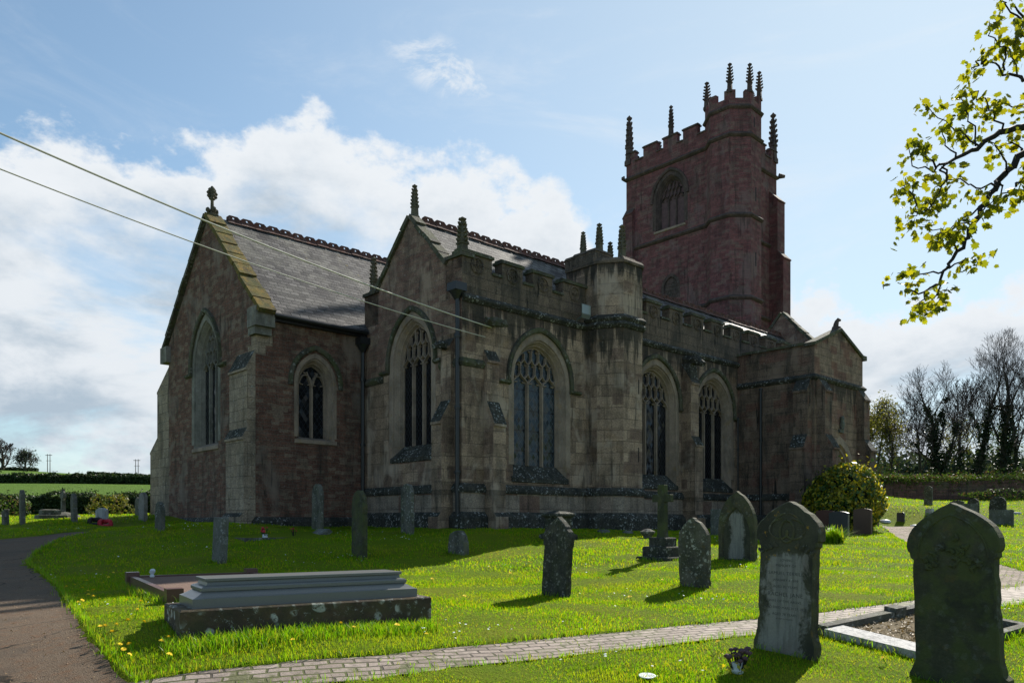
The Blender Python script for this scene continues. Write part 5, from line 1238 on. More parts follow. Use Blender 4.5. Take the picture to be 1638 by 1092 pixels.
# grey granite chest on a lichened plinth
f0 = at(288, 1021); f1 = at(690, 994); d1 = (f1.xy - f0.xy); Lt = d1.length; ang = math.atan2(d1.y, d1.x); Wt = Lt * .33; zt = min(f0.z, f1.z)
tb_ = thing('table_tomb', 'grey granite three-tier coffin-shaped tomb on a plinth blotched with white lichen', 'tomb', (f0.x, f0.y, (f0.z + f1.z) / 2), ang)
pz = .285; mb = MB(); mb.loft([[(a, c, z) for a, c in ((-i, -i), (Lt + i, -i), (Lt + i, Wt + i), (-i, Wt + i))] for i, z in ((.0, -.35), (.0, pz - .015), (-.015, pz))], cap1=True); mb.build('plinth', M['plinth_brown'], tb_)
mx, my = .135, .10; mb = MB(); z0 = pz
prof = [(.0, 0), (.0, .13), (.03, .145), (.10, .20), (.115, .215), (.10, .225), (.10, .265), (.115, .285), (.16, .30), (.17, .345), (.15, .355), (.145, .36), (.145, .395), (.155, .40)]
prof = [(i, z * .735) for i, z in prof]
mb.loft([[(a, c, z0 + z) for a, c in ((mx + i, my + i * .8), (Lt - mx - i, my + i * .8), (Lt - mx - i, Wt - my - i * .8), (mx + i, Wt - my - i * .8))] for i, z in prof], cap1=True)
mb.build('chest', M['granite_grey'], tb_)
def loc2w(x, y, o=f0, a=ang): return (o.x + math.cos(a) * x - math.sin(a) * y, o.y + math.sin(a) * x + math.cos(a) * y)
tq = [loc2w(x, y) for x, y in ((-.02, -.02), (Lt + .02, -.02), (Lt + .02, Wt + .02), (-.02, Wt + .02))]; HOLES.append(tq)

# red granite kerbed grave behind it
kA = at(272, 966); kB = at(207, 937); kd = (kB.xy - kA.xy); Lk = kd.length * 1.02; kang = math.atan2(kd.y, kd.x)
kg = thing('kerbed_grave', 'red granite kerbed grave with square corner posts and brown infill beside the grey tomb', 'grave', (kA.x, kA.y, (kA.z + kB.z) / 2), kang)
Wk = 2.05
def kloc(x, y): return loc2w(x, y, kA, kang)
mb = MB()
for (x0, x1, y0, y1) in ((0, Lk, -.09, .0), (0, Lk, -Wk, -Wk + .09), (0.0, .09, -Wk + .09, -.09), (Lk - .09, Lk, -Wk + .09, -.09)): mb.box(x0, x1, y0, y1, -.3, .15)
mb.build('kerb', M['granite_red'], kg)
for x in (.03, Lk - .03):
    for y in (-.05, -Wk + .05):
        p = MB(); p.box(x - .10, x + .10, y - .10, y + .10, -.3, .215); p.build('corner_post', M['granite_red'], kg)
mb = MB(); mb.box(.092, Lk - .092, -Wk + .092, -.092, -.2, .125); mb.build('infill_slab', M['gravel'], kg)
HOLES.append([kloc(x, y) for x, y in ((-.06, .06), (Lk + .06, .06), (Lk + .06, -Wk - .06), (-.06, -Wk - .06))])
b = Vector((*kloc(Lk - .42, -.30), kA.z + .125)); mb = MB(); mb.lathe([(.03, 0), (.04, .02), (.025, .04), (.025, .05), (.045, .08), (.05, .09)], (0, 0, 0), 10)
mb.lathe([(.02, .08), (.045, .10), (.04, .125), (.01, .14)], (0.01, 0, 0), 7); tag(mb.build('reflection_shape', M['white_pot'], loc=b, smooth=True), 'small white vase shape standing in for a glassy reflection on the red kerbed grave', 'reflection')  # white shape added in place of a glassy reflection on the grave

# low kerb with tilted tablet in the shade near the chapel
kA2 = at(392, 868, 19.3); g2 = thing('kerbed_grave', 'low grey kerbed grave with a tilted inscribed tablet in the shade of the chancel', 'grave', kA2, ROT - R(2))
mb = MB()
for (x0, x1, y0, y1) in ((0, 2.9, -.0, .10), (0, 2.9, 1.0, 1.10), (0, .1, .1, 1.0), (2.8, 2.9, .1, 1.0)): mb.box(x0, x1, y0, y1, -.3, .09)
mb.build('kerb', M['g_grey'], g2)
mb = MB(); mb.loft([[(1.95, .2, .04), (1.95, .85, .04), (2.38, .85, .30), (2.38, .2, .30)], [(2.0, .2, -.1), (2.0, .85, -.1), (2.48, .85, .22), (2.48, .2, .22)]], cap0=True, cap1=True); mb.build('tablet', M['g_pale'], g2)
mb = MB(); mb.box(.1, 2.8, .1, 1.0, -.2, .03); mb.build('infill', M['gravel'], g2)
c0 = math.cos(ROT - R(2)); s0 = math.sin(ROT - R(2)); HOLES.append([(kA2.x + c0 * x - s0 * y, kA2.y + s0 * x + c0 * y) for x, y in ((0, 0), (2.9, 0), (2.9, 1.1), (0, 1.1))])
def posy(px, py, Y, mat, label, n=14, r=.10, zc=.14, leaf=None, name='flower_bunch', extra=None, cat='flowers', group=None):
    b = at(px, py, Y); e = thing(name, label, cat, b, 0, group); rg = np.random.default_rng(int(px)); mb = MB(); st = MB()
    for k in range(n):
        a = rg.random() * 6.28; rr = r * rg.random() ** .5; p = (rr * math.cos(a), rr * math.sin(a), zc * (.7 + .6 * rg.random())); s = r * .26 * (.7 + .6 * rg.random())
        mb = MB(); mb.lathe([(s * .3, -s * .7), (s, -.1 * s), (s * .8, s * .35), (s * .25, s * .6)], p, 6); mb.build('flower', M[mat], e, smooth=True); st.tube([(p[0] * .3, p[1] * .3, -.02), (p[0], p[1], p[2] - s * .5)], .006, 3, 0, False)
    st.build('stem', M['branch_dark'], e)
    V, F = leaf_cards(np.c_[rg.normal(0, r * .6, (n * 2, 2)), rg.random(n * 2) * zc], np.tile([0, 0, 1.], (n * 2, 1)), r * .5, rg=rg); tri_mesh('leaf', V, F, M[leaf or 'hedge_leaf'], e)
    if extra: mb = MB(); mb.lathe([(r * .4, -.02), (r * .55, .03), (r * .5, .10), (r * .42, .10)], (0, 0, 0), 9); mb.build('pot', M[extra], e)
    return e
posy(424, 862, 19.9, 'red_petal', 'small pot of red flowers on the kerb near the chancel', 10, .12, .22, extra='white_pot'); posy(470, 860, 20.4, 'red_petal', 'tiny red flowers beside the tilted tablet', 6, .08, .16)
# kerbed plot before the largest stone
k0 = at(1306, 1012); k1 = at(1440, 984); k2 = at(1462, 1060); kd = (k1.xy - k0.xy); kang3 = math.atan2(kd.y, kd.x); Ld = 2.35; Wd = max(.9, abs((k2.xy - k0.xy).dot(Vector((kd.y, -kd.x)).normalized())))
g3 = thing('kerbed_grave', 'open kerbed grave plot filled with dry litter, a broad white slab along its near side', 'grave', (k0.x, k0.y, k0.z), kang3)
sl_ = (g1(*loc2w(Ld, 0, k0, kang3)) - k0.z) / Ld; g3.rotation_euler = (math.atan((k0.z - g1(*loc2w(0, -1.4, k0, kang3))) / 1.4), -math.atan(sl_), kang3)
print('plot', Ld, Wd)
mb = MB()
for (x0, x1, y0, y1) in ((.0, Ld, -.12, .0), (0, Ld, -Wd - .10, -Wd)): mb.box(x0, x1, y0, y1, -.3, .105, 0)
mb.box(Ld - .12, Ld, -Wd, -.12, -.3, .105, 0); mb.build('kerb', M['g_grey'], g3)
mb = MB(); mb.box(-.05, .30, -Wd - .10, -.125, -.3, .085); mb.build('slab', M['g_slab'], g3)
p = MB(); p.box(Ld * .62, Ld * .72, -.14, .02, .0, .15); p.build('corner_post', M['g_grey'], g3)
mb = MB(); mb.box(.30, Ld - .12, -Wd, -.12, -.2, .03); mb.build('infill', M['soil'], g3)
rgs = np.random.default_rng(9); n_ = 900; xs_ = .32 + (Ld - .48) * rgs.random(n_); ys_ = -.14 - (Wd - .16) * rgs.random(n_)
V, F = leaf_cards(np.stack([xs_, ys_, .035 + .02 * rgs.random(n_)], 1), np.tile([0, 0, 1.], (n_, 1)), .05 * (.4 + rgs.random(n_)), .5, .35, 0, rgs); tri_mesh('dry_litter', V, F, M['litter'], g3)['kind'] = 'stuff'
pq = [loc2w(x, y, k0, kang3) for x, y in ((-.06, .0), (Ld, .0), (Ld, -Wd - .10), (-.06, -Wd - .10))]; HOLES.append(pq)

# small memorial with wreaths, far left
stone(163, 834, 811, 17, 'camber', 'g_slab', 'short white war-grave style headstone with red and dark wreaths at its foot', t=.12, Y=27.0, rise=.1, yaw=R(6), wear=.002)
for px, mat, lab in ((152, 'black_wreath', 'dark wreath leaning at the foot of the white headstone'), (168, 'red_petal', 'red poppy wreath lying at the foot of the white headstone')):
    b = at(px, 836, 26.4); mb = MB(); mb.tube([(.17 * math.cos(a), .17 * math.sin(a), .10 + .04 * math.sin(3 * a)) for a in [k * 6.2832 / 14 for k in range(15)]], .075, 6); tag(mb.build('wreath', M[mat], loc=b, rot=(R(40), 0, .6)), lab, 'wreath')
b = at(80, 829, 28.0); mb = MB(); mb.loft([[(x, y, z) for x, y in sq(s)] for s, z in ((.42, -.2), (.42, .12), (.30, .14), (.30, .30), (.18, .33))], cap1=True); tag(mb.build('broken_monument', M['g_grey'], loc=b, rot=(0, 0, .7)), 'broken stepped monument base on the sunny grass by the hedge', 'monument')
b = at(101, 827, 29.0); c2 = thing('stone_cross', 'small ring-headed stone cross on a round base before the hedge', 'cross', b, SROT)
mb = MB(); mb.lathe([(.62, -.1), (.55, .08), (.34, .16), (.12, .20)], (0, 0, 0), 10); mb.build('base', M['g_grey'], c2)
mb = MB(); mb.box(-.11, .11, -.07, .07, .15, 1.05, 0, .03); mb.box(-.22, .22, -.06, .06, .72, .88); mb.tube([(.17 * math.cos(a), 0, .80 + .17 * math.sin(a)) for a in [k * 6.2832 / 12 for k in range(13)]], .045, 5); mb.build('cross', M['g_grey'], c2)

# withered flowers and a white dish in the near grass
posy(1180, 1076, None, 'dry_petal', 'withered bunch of brown and ochre flowers in a pot before the inscribed headstone', 22, .11, .17, 'bush_gold', extra='white_pot')
b = at(1035, 1083); mb = MB(); mb.lathe([(.03, 0), (.06, .008), (.08, .02), (.072, .021), (.02, .012)], (0, 0, 0), 12); tag(mb.build('dish', M['white_pot'], loc=b, rot=(R(8), 0, 0), smooth=True), 'white saucer lying in the near lawn below the brick path', 'dish')
# ------------------------------------------------------------------ trees
def grow_tree(seed, H, r0, levels=5, lean=(0, 0), up=.10, wander=.05, first=.35, spread=.62, trunk=.72, dens=1.0):
    """a trunk that runs most of the height, limbs that leave it and sweep upwards, ever finer twigs: segments (p0, p1, r0, r1, level)"""
    rg = random.Random(seed); S = []
    def limb(p, d, L, r, lv):
        step = (H * .06, H * .045, H * .032, H * .024, H * .018, H * .015)[min(lv, 5)]; n = max(3, int(L / step)); seg = L / n; rr = r; az = rg.random() * 6.283
        for i in range(n):
            t = (i + 1) / n; wv = wander * (1, 1.6, 2.2, 2.6, 3, 3)[min(lv, 5)]; d = (d + Vector((rg.gauss(0, wv), rg.gauss(0, wv), rg.gauss(0, wv * .5) + (up if lv else .05)))).normalized()
            q = p + d * seg; r2 = r * (1 - (.62 if lv == 0 else .70) * t); S.append((p, q, rr, r2, lv)); p, rr = q, r2
            if lv < levels and t > (first if lv == 0 else .18):
                pr = dens * (.95 if lv == 0 else .62)
                if rg.random() < pr:
                    az += 2.4 + rg.gauss(0, .5); ax = d.orthogonal().normalized(); ax.rotate(Matrix.Rotation(az, 3, d)); sp = spread * rg.uniform(.7, 1.25)
                    nd = d * math.cos(sp) + ax * math.sin(sp); Lc = (H * (.47, .24, .13, .075, .045)[min(lv, 4)]) * rg.uniform(.6, 1.15) * (1.1 - .45 * t)
                    limb(p, nd.normalized(), Lc, min(rr * rg.uniform(.45, .7), r * .5), lv + 1)
        if lv < levels:
            for k in range(2):
                ax = d.orthogonal().normalized(); ax.rotate(Matrix.Rotation(rg.random() * 6.283, 3, d)); limb(p, (d + ax * rg.uniform(.25, .5)).normalized(), H * (.25, .16, .10, .06, .04)[min(lv, 4)] * rg.uniform(.7, 1.1), rr * .8, lv + 1)
    limb(Vector((0, 0, -.4)), Vector((lean[0], lean[1], 1)).normalized(), H * trunk, r0, 0)
    return S
def seg_mesh(name, segs, mat, parent, rmin=.0, sides=(7, 5, 4, 3, 3, 3, 3)):
    V, F = [], []; o = 0
    for p, q, r0, r1, lv in segs:
        r0, r1 = max(r0, rmin), max(r1, rmin); n = sides[min(lv, 6)]; d = (q - p)
        if d.length < 1e-5: continue
        d = d.normalized(); a = d.orthogonal().normalized(); b = d.cross(a); e = q + d * r1 * .4
        for c, r in ((p, r0), (e, r1)):
            for k in range(n): t = k * 2 * math.pi / n; V.append(c + (a * math.cos(t) + b * math.sin(t)) * r)
        for k in range(n):
            j = (k + 1) % n; F.append((o + k, o + j, o + n + j)); F.append((o + k, o + n + j, o + n + k))
        o += 2 * n
    return tri_mesh(name, np.array([tuple(v) for v in V]), np.array(F), mat, parent, smooth=True)
def tree(px, py, Y, top, label, seed, r0=.22, levels=5, lean=(0, 0), ivy=None, leaves=None, twig_r=.010, group='trees beyond the churchyard wall', name='tree', cat='tree', **kw):
    b = at(px, py, Y); H = (py - top) / FPX * Y
    S = grow_tree(seed, H, r0, levels, lean, **kw); zmax = max(s[1].z for s in S); f = H / zmax
    S = [(p * f, q * f, r, r2, lv) for p, q, r, r2, lv in S]
    e = thing(name, label, cat, b, 0, group)
    seg_mesh('trunk', [s for s in S if s[4] < 2], M['bark'], e); seg_mesh('twigs', [s for s in S if s[4] >= 2], M['twig'], e, twig_r)
    rg = np.random.default_rng(seed)
    if ivy:
        pts = []
        for p, q, r, r2, lv in S:
            lim = ivy.get('h', .6) * H * rg.uniform(.7, 1.25)
            if (lv == 0 or (lv == 1 and p.z < lim * .8 and rg.random() < ivy.get('side', .3))) and p.z < lim:
                n = int(ivy.get('n', 60) * (q - p).length * (1 if lv == 0 else .55)); t = rg.random(n)[:, None]; d = rg.normal(0, 1, (n, 3)); d /= np.linalg.norm(d, axis=1)[:, None]
                pts.append(np.array(p) * (1 - t) + np.array(q) * t + d * (r + ivy.get('r', .28) * (1 - .5 * lv) * rg.random((n, 1)) ** .7))
        P = np.concatenate(pts); N = rg.normal(0, 1, P.shape); N /= np.linalg.norm(N, axis=1)[:, None]
        V, F = leaf_cards(P, N, ivy.get('s', .22) * (.6 + .8 * rg.random(len(P))), rg=rg); tri_mesh('ivy', V, F, M['ivy_leaf'], e)
    if leaves:
        tips = [s for s in S if s[4] >= leaves.get('lv', 3)]; n = leaves['n']; k = rg.integers(0, len(tips), n); P = np.array([tuple(tips[i][1]) for i in k]) + rg.normal(0, leaves.get('sp', .25), (n, 3))
        V, F = leaf_cards(P, rg.normal(0, 1, (n, 3)), leaves['s'] * (.6 + .8 * rg.random(n)), rg=rg); tri_mesh('foliage', V, F, M[leaves.get('mat', 'bud_leaf')], e)
    return e
G_ = 'trees beyond the churchyard wall'
tree(1508, 772, 58, 575, 'leaning ivy-wrapped bare tree nearest the church, its thick trunk tilting towards the tower', 11, .26, 4, (-.12, 0), dict(h=.80, n=330, r=.46, s=.2), None, .009, G_, spread=.95, first=.2)
tree(1560, 772, 62, 545, 'bare wide-crowned tree with ivy up two thirds of its trunk', 23, .27, 5, (.02, 0), dict(h=.62, n=230, r=.34, s=.2), None, .007, G_, spread=.80, dens=.74)
tree(1603, 773, 60, 528, 'tallest bare tree, its straight trunk dark with ivy', 35, .30, 5, (.03, 0), dict(h=.60, n=250, r=.36, s=.2), None, .007, G_, spread=.74, dens=.72)
tree(1625, 773, 66, 548, 'slim bare tree just behind the tallest one', 47, .18, 4, (.05, 0), dict(h=.40, n=120, r=.2, s=.18), None, .009, G_, spread=.7)
tree(1648, 774, 57, 560, 'ivy-clad bare tree at the edge of the wood beside the slim one', 59, .22, 4, (-.03, 0), dict(h=.6, n=200, r=.32, s=.2), None, .009, G_, spread=.75)
tree(1474, 770, 66, 608, 'low spreading bare tree between the budding trees and the leaning one', 71, .15, 4, (-.08, 0), None, None, .012, G_, spread=.8, first=.2)
tree(1580, 772, 74, 590, 'thin curving bare sapling between two ivy-wrapped trunks', 83, .11, 4, (-.16, 0), None, None, .013, G_)
tree(1534, 772, 68, 600, 'slender bare tree right of the leaning ivy-wrapped one', 89, .14, 4, (.03, 0), dict(h=.35, n=120, r=.2, s=.2), None, .013, G_)
tree(1402, 771, 64, 630, 'budding yellow-green tree close behind the porch', 91, .12, 4, (0, 0), None, dict(n=2600, s=.16, lv=3, sp=.34), .010, G_, spread=.55)
tree(1424, 771, 60, 652, 'smaller budding tree with thin stem beside the wood', 97, .10, 4, (.06, 0), None, dict(n=1800, s=.15, lv=3, sp=.32), .010, G_, spread=.5)
tree(1540, 772, 85, 660, 'olive-budding understorey tree deep in the wood', 103, .11, 3, (0, 0), None, dict(n=1500, s=.2, lv=2, sp=.45), .012, G_)
tree(1618, 772, 88, 665, 'bushy understorey tree behind the tall bare trunks', 107, .12, 3, (0, 0), dict(h=.5, n=80, r=.3, s=.25), dict(n=1300, s=.2, lv=2, sp=.5, mat='scrub_leaf'), .012, G_)
tree(1380, 772, 68, 650, 'budding tree half hidden by the porch buttress', 113, .11, 4, (0, 0), None, dict(n=1800, s=.16, lv=3, sp=.36), .010, G_)
for px, Y, sd, tp in ((1690, 60, 131, 555), (1740, 64, 137, 540)): tree(px, 774, Y, tp, 'bare tree out beyond the edge of the wood, ' + ('nearer the wall' if px < 1700 else 'farther off'), sd, .22, 4, (0, 0), dict(h=.5, n=110, r=.3, s=.25), None, .013, G_)
# far left on the ridge
tree(4, 750, 255, 698, 'broad bare tree on the far ridge at its highest point', 151, .55, 4, (0, 0), None, None, .055, 'trees on the far ridge', spread=.95, first=.15, trunk=.6)
tree(40, 749, 250, 715, 'round-headed small tree on the far ridge beside the broad bare one', 157, .42, 4, (0, 0), None, dict(n=1100, s=.45, lv=2, sp=.7, mat='wood_leaf'), .05, 'trees on the far ridge', spread=1.0, first=.2, trunk=.55)
for px in (78, 219):
    tp, bt, Y = (722, 751, 262) if px == 78 else (734, 763, 255)
    b = at(px, bt, Y); H = (bt - tp) / FPX * Y; e = thing('utility_pole', 'pair of thin power poles with crossbar on the far ridge, ' + ('near the round-headed tree' if px == 78 else 'nearest the church'), 'power pole', b, 0, 'twin poles on the far ridge')
    for x in (-.42, .42): mb = MB(); mb.tube([(x, 0, -1), (x, 0, H)], [.14, .10], 6); mb.build('post', M['pole'], e)
    mb = MB(); mb.box(-1.1, 1.1, -.07, .07, H - .5, H - .32); mb.box(-.9, .9, -.06, .06, H * .62, H * .62 + .12); mb.build('crossbar', M['pole'], e)

# distant wood: one mass of crowns behind the trunks
def wood():
    rg = np.random.default_rng(77); Vs, Fs, o = [], [], 0
    for k in range(46):
        px = rg.uniform(1375, 1800); Y = rg.uniform(84, 120); b = at(px, 780, Y); hgt = rg.uniform(2.5, 5.2)
        P, d = cloud_points((b.x, b.y, b.z + hgt * .55), (rg.uniform(2.0, 3.6), 2.0, hgt * .6), 330, .35, int(rg.integers(1e6)), .5)
        V, F = leaf_cards(P, d, .55 * (.6 + .8 * rg.random(len(P))), rg=rg); Vs.append(V); Fs.append(F + o); o += len(V)
    tag(tri_mesh('distant_wood', np.concatenate(Vs), np.concatenate(Fs), M['wood_leaf']), 'hazy mass of a far-off wood filling the gaps between the bare trunks', 'wood', kind='stuff')
    Vs, Fs, o = [], [], 0
    for k in range(90):
        px = rg.uniform(1385, 1760); Y = rg.uniform(50, 63); b = at(px, 775, Y); hgt = rg.uniform(.4, 1.1) * (1.5 if px < 1450 else 1)
        P, d = cloud_points((b.x, b.y, b.z + hgt * .4), (rg.uniform(.6, 1.5), .7, hgt), 110, .35, int(rg.integers(1e6)), .4)
        V, F = leaf_cards(P, d, .20 * (.6 + .8 * rg.random(len(P))), rg=rg); Vs.append(V); Fs.append(F + o); o += len(V)
    tag(tri_mesh('undergrowth', np.concatenate(Vs), np.concatenate(Fs), M['scrub_leaf']), 'bright scrub and brambles on the bank above the boundary wall', 'scrub', kind='stuff')
wood()

# boundary wall on the right with ivy along its top
wl0 = at(1392, 797, 46.2); wl1 = Vector((42, 43.5)); mb = MB(); d = (wl1 - wl0.xy); n = 40; jr = random.Random(8); LL = []
nv = Vector((-d.y, d.x)).normalized()
for i in range(n + 1):
    p = wl0.xy + d * (i / n); z0 = g1(p.x, p.y); h = .95 + jr.uniform(-.03, .03)
    LL.append([(p.x - nv.x * .2, p.y - nv.y * .2, z0 - .4), (p.x - nv.x * .2, p.y - nv.y * .2, z0 + h), (p.x - nv.x * .16, p.y - nv.y * .16, z0 + h + .10), (p.x + nv.x * .2, p.y + nv.y * .2, z0 + h + .10), (p.x + nv.x * .2, p.y + nv.y * .2, z0 - .4)])
mb.loft(LL, 0, cap0=True, cap1=True)
M['bound_wall'] = mat_masonry('bound_wall', (.10, .062, .052), (.135, .088, .07), (.08, .065, .055), .42, .17, .06, .5, .12, 0, (.05, .055, .03), 1.2, .015, damp=False)
bw = tag(mb.build('boundary_wall', M['bound_wall']), 'low red rubble boundary wall topped with ivy at the far side of the churchyard', 'wall')
rg = np.random.default_rng(15); P = []
for i in range(9000):
    t = rg.random() ** 1.6; p = wl0.xy + d * t; z0 = g1(p.x, p.y) if i % 12 == 0 else z0
    P.append((p.x + rg.normal(0, .22), p.y + rg.normal(0, .16) - .05, z0 + 1.02 + rg.normal(0, .10) - (rg.random() < .25) * rg.random() * .7))
P = np.array(P); V, F = leaf_cards(P, rg.normal(0, 1, P.shape), .13 * (.6 + .8 * rg.random(len(P))), rg=rg); tri_mesh('ivy', V, F, M['scrub_leaf'], bw)

# hedges on the left
def hedge(name, a, b, hgt, wid, n, size, label, mat, top_n=0, seed=5):
    rg = np.random.default_rng(seed); a, b = Vector(a), Vector(b); d = b - a; nrm = Vector((-d.y, d.x)).normalized(); mb = MB(); LL = []
    for i in range(31):
        p = a + d * (i / 30); z = g1(p.x, p.y); LL.append([(p.x + nrm.x * x, p.y + nrm.y * x, z + zz) for x, zz in ((-wid * .42, -.3), (-wid * .42, hgt * .78), (-wid * .2, hgt * .9), (wid * .2, hgt * .9), (wid * .42, hgt * .78), (wid * .42, -.3))])
    mb.loft(LL, 0, cap0=True, cap1=True); o = mb.build(name, M['hedge_core']); tag(o, label, 'hedge')
    t = rg.random(n); L = d.length; wv = .12 * np.sin(t * L * 1.7) + .08 * np.sin(t * L * 4.1 + 1); s = rg.random(n); side = np.where(rg.random(n) < .6, -1, 1)
    tops = rg.random(n) < .35; off = np.where(tops, rg.uniform(-.5, .5, n), side * .47) * wid + rg.normal(0, .05, n); zz = np.where(tops, hgt * (.93 + wv * .8) + np.abs(rg.normal(0, .07, n)) + (rg.random(n) < .04) * rg.random(n) * hgt * .3, hgt * s * (.95 + wv * .3))
    x = a.x + d.x * t + nrm.x * off; y = a.y + d.y * t + nrm.y * off; P = np.stack([x, y, gz(x, y) + zz], 1)
    V, F = leaf_cards(P, rg.normal(0, 1, (n, 3)), size * (.6 + .8 * rg.random(n)), rg=rg); tri_mesh('foliage', V, F, M[mat], o)
    return o
M['hedge_core'] = mat_plain('hedge_core', (.012, .02, .008), .95, 0, .4, 8, .1, .5)
ha = at(-200, 822, 37); hb = at(290, 822, 39.5)
hedge('hedge', ha.xy, hb.xy, .92, 1.0, 26000, .10, 'dark clipped hedge along the far side of the left churchyard', 'hedge_leaf', seed=5)
h2a = at(-420, 775, 104); h2b = at(420, 779, 116); hedge('hedge', h2a.xy, h2b.xy, 1.25, 2.2, 15000, .34, 'long field hedge crossing the green pasture halfway up the hill', 'hedge_leaf', seed=6)
h3a = at(-300, 749, 250); h3b = at(60, 753, 258); hedge('hedge', h3a.xy, h3b.xy, 1.0, 2.0, 2500, .6, 'thin hedge on the crest of the far ridge under the trees', 'hedge_leaf', seed=7)
h4a = at(140, 760, 250); h4b = at(330, 767, 258); hedge('hedge', h4a.xy, h4b.xy, .9, 2.0, 2500, .6, 'dark hedge on the lower skyline near the second power poles', 'hedge_leaf', seed=8)

# variegated bush by the porch
def bush(px, py, Y, rad, n, s, label, mats, seed, share=.10, lump=.22, name='bush'):
    b = at(px, py, Y); e = thing(name, label, 'bush', b, 0); rg = np.random.default_rng(seed)
    P, d = cloud_points((0, 0, rad[2] * .80), rad, n, lump, seed, .80, None, 26); k = P[:, 2] > .02; P, d = P[k], d[k]
    P = P * (1 + (rg.random(len(P)) < .06)[:, None] * rg.random((len(P), 1)) * .16); g = rg.random(len(P)) < share
    for q, m, nm in ((~g, mats[0], 'foliage'), (g, mats[1], 'variegated_foliage')):
        V, F = leaf_cards(P[q], d[q], s * (.6 + .8 * rg.random(q.sum())), .55, .5, .5, rg); tri_mesh(nm, V, F, M[mats[0] if m is None else m], e)
    if rad[2] < 1: return e
    mb = MB(); mb.lathe([(rad[0] * f, rad[2] * z) for f, z in ((.25, -.1), (.62, .25), (.72, .75), (.60, 1.25), (.25, 1.52), (.02, 1.55))], (0, 0, 0), 10); mb.build('inner_core', M['hedge_core'], e, smooth=True)  # solid dark core filling the bush behind its leaves, no branches modelled
    return e
bush(1350, 846, 28.2, (1.28, 1.15, 1.32), 9500, .14, 'rounded green and yellow variegated bush in front of the porch', ('bush_leaf', 'bush_gold'), 31, .42)
bush(178, 827, 33.5, (.85, .6, .46), 1000, .12, 'low straggly yellow-green shrub before the left hedge', ('bud_leaf', 'scrub_leaf'), 37, .3, .5, 'shrub')
bush(14, 827, 33.5, (.8, .6, .5), 700, .12, 'small green shrub at the foot of the hedge behind the thin headstone', ('scrub_leaf', 'hedge_leaf'), 38, .3, .5, 'shrub')
bush(1618, 803, 44.0, (2.6, .7, .30), 1500, .14, 'low line of bramble at the foot of the boundary wall', ('scrub_leaf', 'hedge_leaf'), 39, .2, .5, 'shrub')
# strappy clump before the modern stones
def clump(px, py, Y, n, h, r, label, name='lily_clump', mat='grass_long'):
    b = at(px, py, Y); rg = np.random.default_rng(n); a = rg.random(n) * 6.283; rr = r * rg.random(n) ** .6 * .5; V, F = [], []
    for i in range(n):
        ca, sa = math.cos(a[i]), math.sin(a[i]); L = h * rg.uniform(.6, 1.15); o = r * rg.uniform(.3, 1.1); w = .016; x0, y0 = rr[i] * math.cos(a[i] * 3), rr[i] * math.sin(a[i] * 3); k0 = len(V)
        for t in (0, .35, .7, 1.0):
            x = x0 + ca * o * t ** 1.5; y = y0 + sa * o * t ** 1.5; z = L * (t - .38 * t ** 3 * (o / r)); ww = w * (1 - t * .85)
            V += [(x - sa * ww, y + ca * ww, z), (x + sa * ww, y - ca * ww, z)]
        for s in range(3): q = k0 + 2 * s; F += [(q, q + 1, q + 3), (q, q + 3, q + 2)]
    o = tri_mesh(name, np.array(V), np.array(F), M[mat]); o.location = b; return tag(o, label, 'plant')
clump(1332, 876, 21.5, 420, .52, .55, 'strappy bright green lily clump before the dark grey headstone')
clump(430, 914, 11.8, 160, .16, .22, 'tuft of longer yellowed grass behind the grey tomb', 'grass_tuft')
# weed on the aisle ridge
u_, v_ = 9.6, 2.5; x, y = cw(u_, v_); rg = np.random.default_rng(3); e = thing('ridge_weed', 'small dark bush sprouting from the aisle roof ridge', 'plant', (x, y, EYE + 9.28))
P, d_ = cloud_points((0, 0, .24), (.36, .30, .30), 260, .5, 5, .3); V, F = leaf_cards(P, d_, .11, rg=rg); tri_mesh('foliage', V, F, M['ivy_leaf'], e)
mb = MB()
for k in range(9): a = k * .7; mb.tube([(0, 0, -.05), (.12 * math.cos(a), .12 * math.sin(a), .2), (.30 * math.cos(a), .30 * math.sin(a), .40 + .12 * (k % 3))], [.02, .012, .006], 4)
mb.build('stem', M['twig'], e)

# overhead cables to the chapel wall
for pts_, lab, r in (([(-7.2, 13.9, 7.0), None], 'upper overhead cable running from the open sky to the chapel wall', .018), ([(-7.2, 13.9, 7.0), None], 'lower thinner overhead cable running to the chapel wall', .012)):
    up_ = r > .015
    p0 = air(-260, 118 if up_ else 178, 14.5); px0 = air(0, 215 if up_ else 270, 16.0); e_ = cw(1.0 if up_ else .75, -.12); p1 = Vector((e_[0], e_[1], EYE + (5.58 if up_ else 5.27)))
    path = []
    a = air(-300, 78 if up_ else 150, 10.8)
    for k in range(41): t = k / 40; q = a.lerp(p1, t); q.z -= .45 * 4 * t * (1 - t) * .5; path.append(q)
    mb = MB(); mb.tube(path, r, 5); o = mb.build('overhead_cable', M['cable'], smooth=True); tag(o, lab, 'cable', 'cables to the chapel wall')

